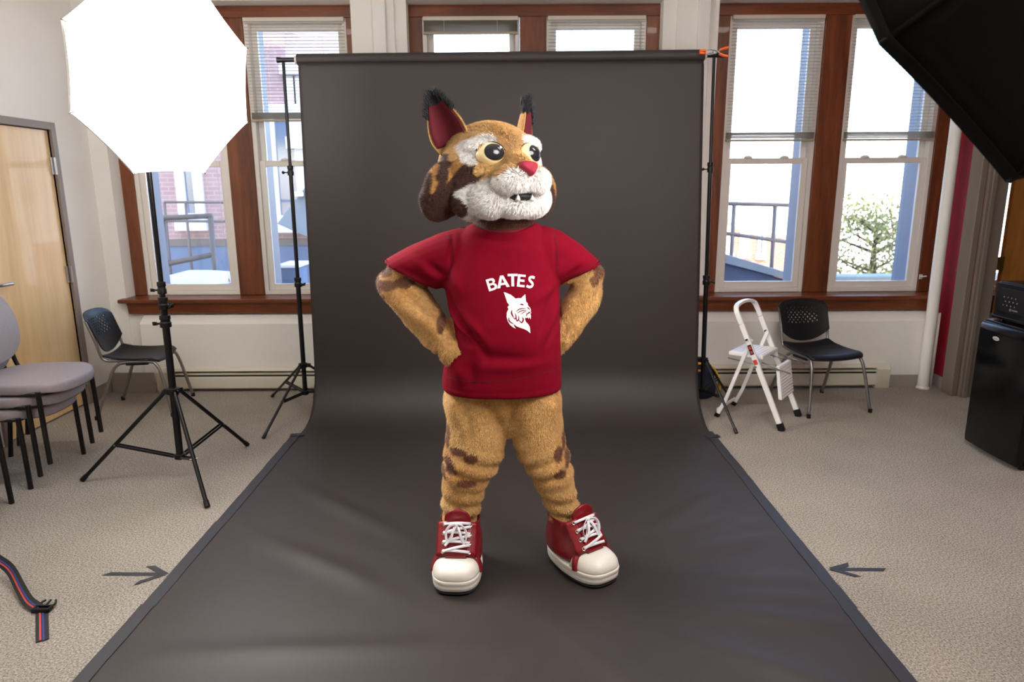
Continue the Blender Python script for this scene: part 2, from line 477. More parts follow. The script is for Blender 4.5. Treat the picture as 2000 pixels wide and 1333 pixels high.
# ---- blinds (one thing per blind)
def blind(x0, x1, zbot, label, cord=0.0, raised=False, tilt=0.0):
    zt = ZT - 0.09
    y = YC - 0.004
    t = thing('window_blind', label, 'blind', ((x0 + x1) / 2, y, zbot), group='mini blinds in the windows')
    x0 += 0.012; x1 -= 0.012
    MB().box(x0, x1, y - 0.018, y + 0.012, zt - 0.03, zt - 0.001).build('headrail', 'blind_slat', t, bevel=0.002, world=True)
    w = 0.0125
    sm = MB().loft([[(x, -w, 0.0), (x, -w * .4, 0.0022), (x, w * .4, 0.0022), (x, w, 0.0), (x, w * .4, 0.0014), (x, -w * .4, 0.0014)] for x in (x0 + 0.004, x1 - 0.004)]).mesh('slat')
    sm.materials.append(M['blind_slat'])
    stack = 0.055
    zs = []
    z = zt - 0.045
    if raised:
        zs = [zt - 0.034 - 0.0035 * k for k in range(22)]; zend = zs[-1]
    else:
        while z > zbot + stack: zs.append(z); z -= 0.0245
        zs += [zbot + stack - 0.0034 * k for k in range(0, 15)]
    for z in zs:
        s_ = bpy.data.objects.new('slat', sm); C.objects.link(s_); s_.parent = t
        s_.matrix_parent_inverse = Matrix.Translation(-t.location)
        s_.location = (0, y - 0.002, z); s_.rotation_euler = (tilt + random.uniform(-.03, .03), 0, 0)
    zb = zs[-1] - 0.004
    MB().box(x0 + 0.002, x1 - 0.002, y - 0.014, y + 0.010, zb - 0.016, zb).build('bottom_rail', 'blind_rail', t, bevel=0.002, world=True)
    for f in (0.22, 0.78):
        xx = x0 + (x1 - x0) * f
        MB().box(xx - 0.001, xx + 0.001, y - 0.0165, y - 0.0155, zb, zt - 0.03).build('ladder_cord', 'cord', t, world=True)
    if cord:
        xx = x1 - 0.07
        for dx in (0, 0.028):
            pts = smooth_path([(xx + dx, y - 0.022, zt - 0.03), (xx + dx * 1.1, y - 0.024, 0.5 * (zt + cord)), (xx + dx * 1.1 + 0.004, y - 0.024, cord + 0.22), (xx + 0.012, y - 0.024, cord + 0.03)], 6)
            MB().tube(pts, 0.0011, 5).build('pull_cord', 'cord', t, world=True)
        MB().lathe([(0.001, 0.032), (0.004, 0.03), (0.008, 0.004), (0.007, 0.0), (0.001, 0.0)], 12, (xx + 0.012, y - 0.024, cord)).build('tassel', 'cord', t, world=True)
    return t
blind(*U1[0], 2.17, 'lowered white mini blind behind the glowing softbox', cord=0.87)
blind(*U1[1], 2.155, 'half-lowered white mini blind beside the backdrop crossbar end')
blind(*U2[0], 2.83, 'white mini blind raised to a thin stack above the backdrop roll', raised=True)
blind(*U2[1], 2.0, 'lowered white mini blind just above the backdrop roll')
blind(*U3[0], 1.985, 'lowered white mini blind beside the orange clamp')
blind(*U3[1], 1.985, 'lowered white mini blind partly hidden by the black softbox', cord=0)

# ---- left door
d = structure_empty('door_1', (XL, (DY0 + DY1) / 2, 0), 'birch veneer door in a grey metal frame')
fw = 0.052
b = MB(); b.box(XL - 0.1, XL + 0.02, DY1, DY1 + fw, 0, DZ + fw); b.box(XL - 0.1, XL + 0.02, DY0 - fw, DY0, 0, DZ + fw); b.box(XL - 0.1, XL + 0.02, DY0, DY1, DZ, DZ + fw)
b.build('door_frame', 'grey_metal', d, bevel=0.004, world=True)
leaf = MB().box(XL - 0.055, XL - 0.008, DY0 + 0.004, DY1 - 0.004, 0.012, DZ - 0.004).build('door_leaf', 'birch', d, bevel=0.002, world=True)
for z in (0.22, 1.01, 1.79):
    h = MB().box(XL - 0.01, XL + 0.006, DY1 - 0.03, DY1 + 0.012, z - 0.06, z + 0.06)
    h.lathe([(0.001, -0.062), (0.009, -0.06), (0.009, 0.06), (0.001, 0.062)], 12, (XL + 0.014, DY1 - 0.002, z)).build('hinge', 'brushed', d, world=True, bevel=0.001)
hb = MB(); hb.lathe([(0.001, 0), (0.028, 0), (0.028, 0.008), (0.012, 0.012), (0.011, 0.05), (0.001, 0.05)], 18, (XL - 0.008, DY0 + 0.07, 1.03), (1, 0, 0))
hb.tube(smooth_path([(XL + 0.042, DY0 + 0.065, 1.03), (XL + 0.048, DY0 + 0.09, 1.03), (XL + 0.048, DY0 + 0.19, 1.028)], 5), 0.011, 10)
hb.build('door_handle', 'brushed', d, world=True, smooth=True)
# ---- right doorway
d = structure_empty('door_2', (XR, (RY0 + RY1) / 2, 0), 'open wooden door in a grey-brown frame darkened for shade beside the refrigerator')
b = MB()
b.box(XR - 0.05, XR, RY1 - 0.005, RY1 + 0.13, 0, 2.24)          # casing on the wall
b.box(XR - 0.05, XR, RY0 - 0.13, RY0 + 0.005, 0, 2.24)
b.box(XR - 0.05, XR, RY0, RY1, 2.11, 2.24)
b.build('door_frame', 'shaded_metal', d, bevel=0.008, world=True)
b = MB()
b.box(XR, XR + 0.15, RY1 - 0.03, RY1, 0, 2.12); b.box(XR, XR + 0.15, RY0, RY0 + 0.03, 0, 2.12); b.box(XR, XR + 0.15, RY0 + 0.03, RY1 - 0.03, 2.09, 2.12)
b.box(XR + 0.02, XR + 0.055, RY1 - 0.045, RY1 - 0.03, 0, 2.09)
b.build('jamb', 'shaded_metal', d, bevel=0.004, world=True)
MB().box(3.725, 4.50, 5.235, 5.28, 0.01, 2.08).build('door_leaf', 'oak_door', d, bevel=0.002, world=True)
for z in (0.25, 1.045, 1.85):
    h = MB(); h.box(XR + 0.15, XR + 0.185, 5.19, 5.194, z - 0.05, z + 0.05); h.box(XR + 0.19, 3.725, 5.225, 5.23, z - 0.05, z + 0.05)
    for k in range(3): h.lathe([(0.001, -0.016), (0.009, -0.015), (0.009, 0.015), (0.001, 0.016)], 12, (XR + 0.188, 5.20, z - 0.034 + 0.034 * k))
    h.build('hinge', 'brass', d, world=True, bevel=0.001)
# ---- baseboards
struct(MB().box(XL, XL + 0.006, DY1 + fw + 0.001, YF, 0, 0.1).build('baseboard_left', 'base_vinyl', bevel=0.001))
struct(MB().box(XL, -3.02, YF - 0.006, YF - 0.001, 0, 0.1).build('baseboard_back', 'base_vinyl', bevel=0.001))
b = MB(); b.box(XR - 0.007, XR - 0.001, RY1 + 0.131, YF - 0.01, 0, 0.1); b.box(3.0, 3.42, YK - 0.007, YK - 0.001, 0, 0.1)
struct(b.build('baseboard_right', 'base_vinyl', bevel=0.001))
# ---- baseboard heater
h = thing('baseboard_heater', 'long cream baseboard heater running under the windows', 'heater', (0, YK - 0.04, 0))
hx0, hx1 = -2.90, 3.08
prof = [(YK - 0.062, 0.03), (YK - 0.066, 0.11), (YK - 0.06, 0.128), (YK - 0.054, 0.128), (YK - 0.054, 0.03)]
MB().loft([[(x, y, z) for y, z in prof] for x in (hx0 + 0.1, hx1 - 0.1)]).build('front_panel', 'heater_enamel', h, bevel=0.002, world=True)
prof = [(YK - 0.003, 0.01), (YK - 0.003, 0.196), (YK - 0.03, 0.194), (YK - 0.05, 0.172), (YK - 0.046, 0.168), (YK - 0.028, 0.186), (YK - 0.008, 0.188), (YK - 0.008, 0.01)]
MB().loft([[(x, y, z) for y, z in prof] for x in (hx0 + 0.1, hx1 - 0.1)]).build('back_plate', 'heater_enamel', h, world=True)
MB().box(hx0 + 0.1, hx1 - 0.1, YK - 0.05, YK - 0.010, 0.06, 0.14).build('fin_core', 'black_gap', h, world=True)
MB().box(hx0 + 0.1, hx1 - 0.1, YK - 0.056, YK - 0.05, 0.142, 0.156).build('damper', 'heater_enamel', h, world=True)
for a, c in ((hx0, hx0 + 0.11), (hx1 - 0.11, hx1)):
    prof = [(YK - 0.002, 0.0), (YK - 0.002, 0.2), (YK - 0.03, 0.198), (YK - 0.068, 0.165), (YK - 0.07, 0.02), (YK - 0.06, 0.0)]
    MB().loft([[(x, y, z) for y, z in prof] for x in (a, c)]).build('end_cap', 'heater_enamel', h, bevel=0.004, world=True)
# grey heater end cover leaning by the left corner
tag(MB().box(-3.26, -2.91, YK - 0.075, YK - 0.065, 0.0, 0.17).build('cover_plate', 'base_vinyl', bevel=0.003), 'flat grey cover plate on the floor behind the black chair beside the birch door', 'cover plate')
# ---- heating pipe
h = thing('heating_pipe', 'white painted vertical pipe in front of the maroon wall', 'pipe', (3.36, 5.455, 0))
MB().lathe([(0.001, 0.006), (0.042, 0.006), (0.042, ZC - 0.001), (0.001, ZC - 0.001)], 24, (3.36, 5.44, 0)).build('riser', 'trim_white', h, smooth=False, bevel=0.003, world=True)
MB().lathe([(0.001, 0.0005), (0.05, 0.0005), (0.05, 0.008), (0.044, 0.02), (0.001, 0.02)], 24, (3.36, 5.44, 0)).build('collar', 'trim_white', h, bevel=0.002, world=True)
MB().tube([(3.44, 5.47, 0.0), (3.44, 5.47, 0.62)], 0.011, 12).build('side_pipe', 'trim_white', h, smooth=True, world=True)
# ================================================================ STUDIO EQUIPMENT
mat('paper', srgb(52, 45, 43), 0.55, var=0.04, scale=3, spec=0.42, bump=0.015, bump_scale=60)
# ---- seamless paper backdrop
def backdrop():
    t = thing('paper_backdrop', 'wide charcoal paper backdrop hanging from its roll and sweeping over the carpet', 'backdrop', (-0.05, 4.5, 0))
    prof = [(4.815, 2.43), (4.802, 2.40)] + [(4.80, 2.35 - 0.0965 * k) for k in range(21)]
    r = 0.36
    zc = prof[-1][1]
    prof = [p for p in prof if p[1] > r + 0.03]
    for k in range(0, 13):
        a = PI / 2 * k / 12
        prof.append((4.80 - r * 1.05 * (1 - math.cos(a)), r - r * math.sin(a)))
    y = prof[-1][0]
    while y > 1.57: y -= 0.03; prof.append((y, 0.0))
    nx = 110
    V, F = [], []
    cre = []
    crs = [((-0.35, 2.45), (-1.30, 3.05)), ((-0.1, 2.2), (-1.2, 2.15)), ((0.2, 2.3), (-0.3, 1.6)), ((0.5, 2.75), (1.25, 3.0)), ((0.55, 2.6), (1.28, 2.62)),
           ((0.5, 2.45), (1.27, 2.3)), ((0.4, 2.35), (1.2, 1.9)), ((0.6, 3.0), (1.2, 3.5)), ((-0.4, 2.9), (-1.25, 3.6)), ((0.1, 2.4), (0.75, 1.5)), ((0.65, 2.9), (1.27, 3.15)), ((0.6, 2.52), (1.28, 2.46))]
    for i, (y, z) in enumerate(prof):
        if z > 0.4: k = (z - 0.2) / 2.2; xa, xb = -1.42 + 0.032 * k, 1.335 - 0.07 * k
        else:
            k = min(1, max(0, (4.6 - y) / 0.5)); xa, xb = -1.42 - 0.042 * k, 1.335 - 0.013 * k
        for j in range(nx + 1):
            f = j / nx; x = xa + (xb - xa) * f
            dz = 0.0; dy = 0.0
            if z <= 0.001:
                edge = min(1, min(f, 1 - f) * 14)
                for (p, q) in crs:
                    dx_, dy_ = q[0] - p[0], q[1] - p[1]; L = math.hypot(dx_, dy_)
                    u = ((x - p[0]) * dx_ + (y - p[1]) * dy_) / L / L
                    d = ((x - p[0]) * dy_ - (y - p[1]) * dx_) / L
                    w = max(0, 1 - abs(u - 0.6) / 0.75)
                    dz += 0.016 * w * math.exp(-(d / 0.055) ** 2)
                dz += 0.0015 * (math.sin(5 * x + 3.1 * y) + math.sin(2.3 * x - 6.0 * y + 1)) + 0.003
                dz *= edge * min(1, max(0, (min(math.hypot(x + .235, y - 2.69), math.hypot(x - .29, y - 2.72)) - 0.2) / 0.22))
                dz += 0.0035
            else:
                dy = 0.006 * math.sin(2.6 * x + 0.8 * z) * min(1, max(0, (2.3 - z))) + 0.003 * math.sin(6 * x - 2 * z) * min(1, max(0, 2.2 - z))
                dz = 0.004 if z < 0.3 else 0
            V.append((x, y + dy, z + dz))
    n = nx + 1
    F = [(i * n + j, i * n + j + 1, (i + 1) * n + j + 1, (i + 1) * n + j) for i in range(len(prof) - 1) for j in range(nx)]
    me = bpy.data.meshes.new('paper_sheet'); me.from_pydata(V, [], F)
    o = link('paper_sheet', me, 'paper', t, smooth=True, world=True)
    s_ = o.modifiers.new('solid', 'SOLIDIFY'); s_.thickness = 0.0008; s_.offset = 0
    MB().tube([(-1.405, 4.852, 2.452), (1.275, 4.852, 2.466)], 0.037, 28).build('paper_roll', 'paper', t, smooth=False, bevel=0.002, world=True)
    MB().tube([(-1.42, 4.852, 2.452), (1.29, 4.852, 2.466)], 0.025, 20).build('core_tube', 'cord', t, world=True)
backdrop()
tag(MB().tube([(-1.54, 4.852, 2.4515), (-1.5, 4.852, 2.4517), (1.42, 4.852, 2.4667)], [0.019, 0.0145, 0.0145], 16).build('crossbar', 'black_metal', bevel=0.001), 'black crossbar carrying the paper roll, its end sticking out beside the roll', 'crossbar')

# ---- tripod stands
def stand(name, label, base, feet, hub_z, low_z, radii, collars, top, knob_dirs, leg_r=0.0095, group=None, double=True, zig=0.6):
    bx, by = base
    t = thing(name, label, 'stand', (bx, by, 0), group=group)
    tx, ty, tz = top
    P = lambda z: Vector((bx + (tx - bx) * z / tz, by + (ty - by) * z / tz, z))
    zs = [low_z - 0.02] + [c for c in collars] + [tz]
    for i in range(len(zs) - 1):
        MB().tube([P(zs[i]), P(zs[i + 1])], radii[i], 16).build('tube_section', 'black_metal', t, smooth=False, bevel=0.001, world=True)
    for i, z in enumerate(collars):
        c = MB(); r = radii[i]
        ax = (P(z + .1) - P(z))
        c.lathe([(r * .9, -0.035), (r * 1.5, -0.035), (r * 1.55, -0.01), (r * 1.3, -0.004), (r * 1.3, 0.006), (r * 1.5, 0.01), (r * 1.45, 0.03), (r * .9, 0.032)], 18, P(z), ax)
        cl = c.build('collar', 'black_plastic', t, bevel=0.001, world=True)
        a = knob_dirs[i % len(knob_dirs)]
        k = MB(); kd = Vector((math.cos(a), math.sin(a), 0)); p = P(z - 0.015) + kd * r * 1.3
        k.tube([p, p + kd * 0.022], r * 0.32, 10)
        kk = P(z - 0.015) + kd * (r * 1.3 + 0.022)
        k.lathe([(0.001, 0), (r * .55, 0), (r * .62, 0.018), (0.001, 0.019)], 6, kk, kd)
        sd = Vector((-kd.y, kd.x, 0.5)).normalized()
        k.bar(kk + kd * 0.009 - sd * r * 1.1, kk + kd * 0.009 + sd * r * 1.1, r * .7, 0.009, kd)
        k.build('knob', 'black_plastic', cl, bevel=0.001)
    hubp = P(hub_z); low = P(low_z)
    c = MB(); c.lathe([(radii[0] * .95, -0.02), (radii[0] * 1.7, -0.018), (radii[0] * 1.7, 0.012), (radii[0] * .95, 0.02)], 18, hubp)
    for f in feet:
        d = Vector((f[0] - bx, f[1] - by, 0)).normalized(); s_ = Vector((-d.y, d.x, 0))
        for sg in (-1, 1): c.bar(hubp + d * radii[0] + s_ * sg * leg_r * 1.25 , hubp + d * (radii[0] + 0.034) + s_ * sg * leg_r * 1.25 - Vector((0, 0, .006)), 0.024, 0.004, (0, 0, 1))
    c.build('hub', 'black_plastic', t, bevel=0.001, world=True)
    c = MB(); c.lathe([(radii[0] * .95, -0.016), (radii[0] * 1.6, -0.014), (radii[0] * 1.6, 0.012), (radii[0] * .95, 0.016)], 18, low)
    c.build('lower_collar', 'black_plastic', t, bevel=0.001, world=True)
    for f in feet:
        d = Vector((f[0] - bx, f[1] - by, 0)); dn = d.normalized(); s_ = Vector((-dn.y, dn.x, 0))
        p0 = hubp + dn * (radii[0] + 0.022) - Vector((0, 0, .004)); p1 = Vector((f[0], f[1], leg_r))
        lg = MB().tube([p0, p1], leg_r, 12).build('leg', 'black_metal', t, smooth=False, bevel=0.0008, world=True)
        e = (p1 - p0).normalized()
        MB().tube([p1 - e * 0.03, p1 + e * 0.006], leg_r * 1.25, 12).build('foot_cap', 'black_plastic', lg, bevel=0.001)
        q = p0 + (p1 - p0) * zig
        l0 = low + dn * radii[0] * 1.5
        br = MB()
        for sg in ((-1, 1) if double else (0,)):
            br.bar(l0 + s_ * sg * leg_r * 1.15, q + s_ * sg * leg_r * 1.15, 0.014 if double else 0.012, 0.0035 if double else 0.009, (0, 0, 1))
        br.build('brace', 'black_metal', t, bevel=0.0008, world=True)
        MB().tube([q - s_ * leg_r * 1.7, q + s_ * leg_r * 1.7], 0.004, 8).build('bolt', 'steel', lg)
    return t
stand('light_stand', 'tall black tripod light stand carrying the glowing white softbox', (-1.913, 3.74),
      [(-2.446, 3.671), (-1.59, 3.326), (-1.712, 4.211)], 0.515, 0.125, [0.0195, 0.0175, 0.0155, 0.0135], [0.915, 1.015, 1.10], (-1.9, 3.74, 2.17),
      [R_(185), R_(-20), R_(180)], 0.0115)
stand('backdrop_stand', 'thin black tripod stand holding the end of the crossbar nearest the glowing softbox', (-1.513, 4.85),
      [(-1.652, 4.34), (-1.913, 5.288), (-0.98, 4.93)], 0.375, 0.17, [0.0165, 0.0135, 0.0105], [0.98, 1.745], (-1.499, 4.852, 2.437),
      [R_(-30), R_(190)], 0.0095, 'crossbar stands', zig=0.52)
stand('backdrop_stand', 'thin black tripod stand behind the white step stool, under the orange clamp', (1.392, 4.85),
      [(1.501, 4.391), (1.71, 5.26), (0.92, 5.0)], 0.40, 0.17, [0.0165, 0.0135, 0.0105], [0.98, 1.752], (1.342, 4.852, 2.452),
      [R_(0), R_(180)], 0.0095, 'crossbar stands', zig=0.52)

# ---- octagonal softboxes
def softbox(label, c, n, up_spin, Rr, depth, mt, bow=0.02, bulge=0.05, shell='softbox_black', tips=True):
    c = Vector(c); n = Vector(n).normalized()
    a = n.cross(Vector((0, 0, 1))).normalized(); b_ = a.cross(n)
    apex = c - n * depth
    t = thing('softbox', label, 'softbox', apex)
    ang = lambda k: up_spin + k * PI / 4
    tip = lambda k: c + (a * math.cos(ang(k)) + b_ * math.sin(ang(k))) * Rr
    N = 8
    def rim(k, f):           # point on the rim between tip k and k+1, edges bowed inwards
        p = tip(k).lerp(tip(k + 1), f); q = c + (p - c) * (1 - bow * 4 * f * (1 - f))
        return q
    rimpts = [rim(k, f / N) for k in range(8) for f in range(N)]
    hub_r = 0.075
    def shell_pt(p, s):      # s 0 at the hub, 1 at the rim, ribs bow outwards
        d = (p - c); h = apex + d.normalized() * hub_r
        q = h.lerp(p, s); return q + (d.normalized() * 0.10 * d.length - n * 0.055) * math.sin(PI * s) * 1.0
    rows = 9
    for k in range(8):
        cell = [rim(k, f / N) for f in range(N + 1)]
        g = MB(); rings = []
        for s_ in range(rows + 1): rings.append([shell_pt(p, s_ / rows) for p in cell])
        g.loft(rings, False, False, False)
        o = g.build('shell_panel', shell, t, smooth=True, world=True)
        so = o.modifiers.new('s', 'SOLIDIFY'); so.thickness = 0.004; so.offset = 1
        MB().tube([shell_pt(tip(k), s_ / 12) - n * 0.0 + (tip(k) - c).normalized() * 0.003 for s_ in range(13)], 0.0055, 6).build('rib', shell, t, smooth=True, world=True)
        d = (tip(k) - c).normalized()
        if tips: MB().tube([tip(k) - d * 0.01, tip(k) + d * 0.014], 0.0028, 6).build('rib_tip', 'steel', t, world=True)
    # diffuser
    cell = rimpts
    rings = []
    for s_ in range(1, 9):
        f = s_ / 8
        rings.append([c + (p - c) * (f * 0.985) + n * (bulge * (1 - f * f) - 0.012) for p in cell])
    g = MB(); g.loft(rings, True, False)
    o = g.build('diffuser', mt, t, smooth=True, world=True)
    so = o.modifiers.new('s', 'SOLIDIFY'); so.thickness = 0.002; so.offset = 0
    # rim band
    g = MB(); g.loft([[p + n * 0.004 for p in cell], [p - n * 0.022 + (p - c).normalized() * 0.004 for p in cell], [p - n * 0.022 for p in cell], [c + (p - c) * 0.985 + n * 0.002 for p in cell]], False, False)
    g.build('edge_band', 'diffuser_edge' if mt == 'diffuser_key' else 'softbox_black', t, smooth=True, world=True)
    # speed ring and strobe head behind it
    MB().lathe([(0.05, -0.02), (0.085, -0.02), (0.085, 0.03), (0.05, 0.03)], 28, apex, n).build('speed_ring', 'black_metal', t, bevel=0.002, world=True)
    g = MB(); g.lathe([(0.001, -0.30), (0.05, -0.30), (0.056, -0.29), (0.056, -0.05), (0.066, -0.03), (0.066, -0.021), (0.001, -0.021)], 28, apex, n)
    g.build('flash_head', 'black_plastic', t, bevel=0.002, world=True)
    return apex, n
mat('diffuser_edge', srgb(236, 234, 230), 0.7)
SB1 = at(326, 152, 3.45)
az = R_(57)
n1 = Vector((math.sin(az), -math.cos(az), -0.16)).normalized()
ap1, _ = softbox('glowing white octagonal softbox on the tall light stand', SB1, n1, R_(21), 0.472, 0.33, 'diffuser_key', shell='diffuser_back')
yaw, pit = -0.664, -0.531
n2 = Vector((math.sin(yaw) * math.cos(pit), math.cos(yaw) * math.cos(pit), math.sin(pit)))
ap2, _ = softbox('large black softbox seen from behind in the upper corner', (1.046, 1.812, 2.065), n2, 0.386, 0.55, 0.42, 'diffuser_side', bow=0.03, tips=False)
q = ap2 - n2 * 0.2
stand('light_stand', 'black tripod light stand under the large black softbox', (q.x, q.y), [(q.x + 0.18, q.y + 0.49), (q.x - 0.51, q.y - 0.09), (q.x + 0.33, q.y - 0.40)], 0.515, 0.125,
      [0.0195, 0.0175, 0.0155, 0.0135], [0.95, 1.3, 1.7], (q.x, q.y, q.z - 0.062), [0.3, 2.0], 0.0115)

# ---- orange spring clamp on the end of the roll
def clamp():
    p = Vector((1.315, 4.80, 2.478))
    t = thing('spring_clamp', 'orange tipped metal spring clamp gripping the end of the paper roll', 'clamp', p)
    for sg in (1, -1):
        g = MB(); g.ribbon([p + Vector((-0.06, 0, 0.004 * sg)), p + Vector((-0.02, 0, 0.016 * sg)), p + Vector((0.02, 0, 0.012 * -sg * 0 + 0.010 * sg)), p + Vector((0.055, 0, -0.016 * sg))], 0.024, 0.004, (0, 1, 0))
        g.build('jaw', 'brushed', t, bevel=0.001, world=True)
        g = MB(); g.ribbon([p + Vector((0.045, 0, -0.012 * sg)), p + Vector((0.07, 0, -0.02 * sg)), p + Vector((0.105, 0, -0.028 * sg))], 0.03, 0.014, (0, 1, 0))
        g.build('handle_grip', 'orange_rubber', t, bevel=0.005, world=True, seg=3)
        g = MB(); g.ribbon([p + Vector((-0.085, 0, 0.006 * sg)), p + Vector((-0.045, 0, 0.009 * sg))], 0.03, 0.014, (0, 1, 0))
        g.build('jaw_tip', 'orange_rubber', t, bevel=0.004, world=True)
    MB().tube([p + Vector((0.012, -0.016, -0.004)), p + Vector((0.012, 0.016, -0.004))], 0.010, 14).build('spring', 'steel', t, bevel=0.001, world=True)
clamp()

# ---- gaffer tape along the paper edges and the two arrows
def strip(pts, w, z, z1=None):
    g = MB(); g.ribbon([(p[0], p[1], z) for p in pts], w, 0.0006, (1, 0, 0) if abs(pts[-1][1] - pts[0][1]) > abs(pts[-1][0] - pts[0][0]) else (0, 1, 0)); return g
def tape_run(label, xs):
    t = thing('tape_strip', label, 'tape', (xs, 2.8, 0), group='tape holding down the paper edges')
    y = 4.40
    while y > 1.62:
        L = random.uniform(0.5, 0.95); y1 = max(1.58, y - L); dx = random.uniform(-0.006, 0.006)
        N = 8
        sd = -1 if xs < 0 else 1
        g = MB(); g.ribbon([(xs + dx + random.uniform(-.002, .002), y + 0.02 + (y1 - y - 0.02) * k / N, 0.0066 + 0.0014 * (1 - k / N)) for k in range(N + 1)], 0.056, 0.0006, (1, 0, 0))
        g.build('tape_piece', 'tape_black', t, world=True)
        y = y1
tape_run('black tape strip along the paper edge on the chair stack side', -1.452)
tape_run('black tape strip along the paper edge on the refrigerator side', 1.317)
for (px, py, sx, lab) in ((581, 852, -1, 'short black tape tab at the paper bend near the light stand'), (1392, 855, 1, 'short black tape tab at the paper bend near the step stool')):
    p = on_floor(px, py)
    g = MB(); g.ribbon([(p.x - 0.045, p.y - 0.01, 0.010), (p.x + 0.045, p.y + 0.01, 0.010)], 0.05, 0.0008, (0, 1, 0))
    tag(g.build('tape_tab', 'tape_black'), lab, 'tape')
def arrow(label, shaft, h1, h2):
    a, b_ = on_floor(*shaft[0]), on_floor(*shaft[1])
    t = thing('tape_arrow', label, 'tape arrow', b_, group='tape arrows on the carpet')
    def piece(nm, p, q, w, z):
        p, q = Vector((p.x, p.y, z)), Vector((q.x, q.y, z)); d = (q - p).normalized(); s_ = Vector((-d.y, d.x, 0))
        poly = [p + s_ * w / 2 + d * 0.012, p - s_ * w / 2 - d * 0.012, q - s_ * w / 2 + d * 0.0, q + s_ * w / 2 + d * 0.008]
        up = Vector((0, 0, 0.0006))
        MB().add([v for v in poly] + [v + up for v in poly], [(3, 2, 1, 0), (4, 5, 6, 7), (0, 1, 5, 4), (1, 2, 6, 5), (2, 3, 7, 6), (3, 0, 4, 7)]).build(nm, 'tape_black', t, world=True)
    piece('shaft', a, b_, 0.026, 0.001)
    piece('barb', on_floor(*h1), b_, 0.026, 0.0018)
    piece('barb', on_floor(*h2), b_, 0.022, 0.0026)
arrow('black tape arrow on the carpet pointing at the paper, beside the striped strap', ((208, 1122), (322, 1123)), (294, 1107), (266, 1141))
arrow('black tape arrow on the carpet pointing at the paper, on the refrigerator side', ((1728, 1114), (1624, 1113)), (1657, 1104), (1676, 1128))

# ---- striped strap with buckle on the carpet
def strap():
    pts_px = [(-60, 1062, 0.12), (0, 1097, 0.075), (22, 1116, 0.05), (40, 1150, 0.03), (55, 1175, 0.02), (74, 1188, 0.012)]
    pts = [on_floor(a, b_, z) for a, b_, z in pts_px]
    t = thing('luggage_strap', 'black strap with red and blue stripes and a plastic buckle on the carpet', 'strap', pts[-1])
    path = smooth_path(pts, 7)
    N = len(path)
    side = [Vector((0.45, 0.5, 0.75 * (1 - i / N) + 0.15)) for i in range(N)]
    w = 0.042
    MB().ribbon(path, w, 0.0018, side).build('webbing', 'strap_black', t, smooth=False, world=True)
    def off(f, h):
        out = []
        for i, p in enumerate(path):
            d = (path[min(i + 1, N - 1)] - path[max(i - 1, 0)]).normalized(); a = (side[i] - d * side[i].dot(d)).normalized(); n = a.cross(d)
            sgn = 1 if n.y < 0 else -1
            out.append(p + a * w * f + n * sgn * h)
        return out
    MB().ribbon(off(-0.12, 0.0013), 0.006, 0.0008, side).build('stripe', 'strap_red', t, world=True)
    MB().ribbon(off(0.08, 0.0013), 0.006, 0.0008, side).build('stripe', 'strap_blue', t, world=True)
    # tail past the buckle
    a, b_ = on_floor(82, 1196, 0.004), on_floor(83, 1252, 0.004)
    MB().ribbon([a, a.lerp(b_, .5), b_], w, 0.0018, (1, 0, 0)).build('webbing', 'strap_black', t, world=True)
    for dx, m_ in ((-0.008, 'strap_red'), (0.004, 'strap_blue')):
        MB().ribbon([a + Vector((dx, 0, .0015)), b_ + Vector((dx, 0, .0015))], 0.0065, 0.0008, (1, 0, 0)).build('stripe', m_, t, world=True)
    c = on_floor(82, 1190, 0.012)
    g = MB(); g.box(c.x - 0.034, c.x + 0.034, c.y - 0.016, c.y - 0.006, 0.002, 0.02); g.box(c.x - 0.034, c.x + 0.034, c.y + 0.010, c.y + 0.018, 0.002, 0.02)
    g.box(c.x - 0.034, c.x - 0.026, c.y - 0.0155, c.y + 0.0175, 0.003, 0.019); g.box(c.x + 0.026, c.x + 0.034, c.y - 0.0155, c.y + 0.0175, 0.003, 0.019)
    g.box(c.x - 0.027, c.x + 0.027, c.y - 0.004, c.y + 0.003, 0.006, 0.016)
    bk = g.build('buckle', 'black_plastic', t, bevel=0.002, world=True)
    for sg in (-1, 0, 1):
        MB().tube(smooth_path([(c.x + sg * 0.024, c.y + 0.018, 0.011), (c.x + sg * 0.03, c.y + 0.035, 0.013), (c.x + sg * 0.02, c.y + 0.055, 0.016)], 4), 0.0045, 8).build('prong', 'black_plastic', bk, smooth=True)
strap()

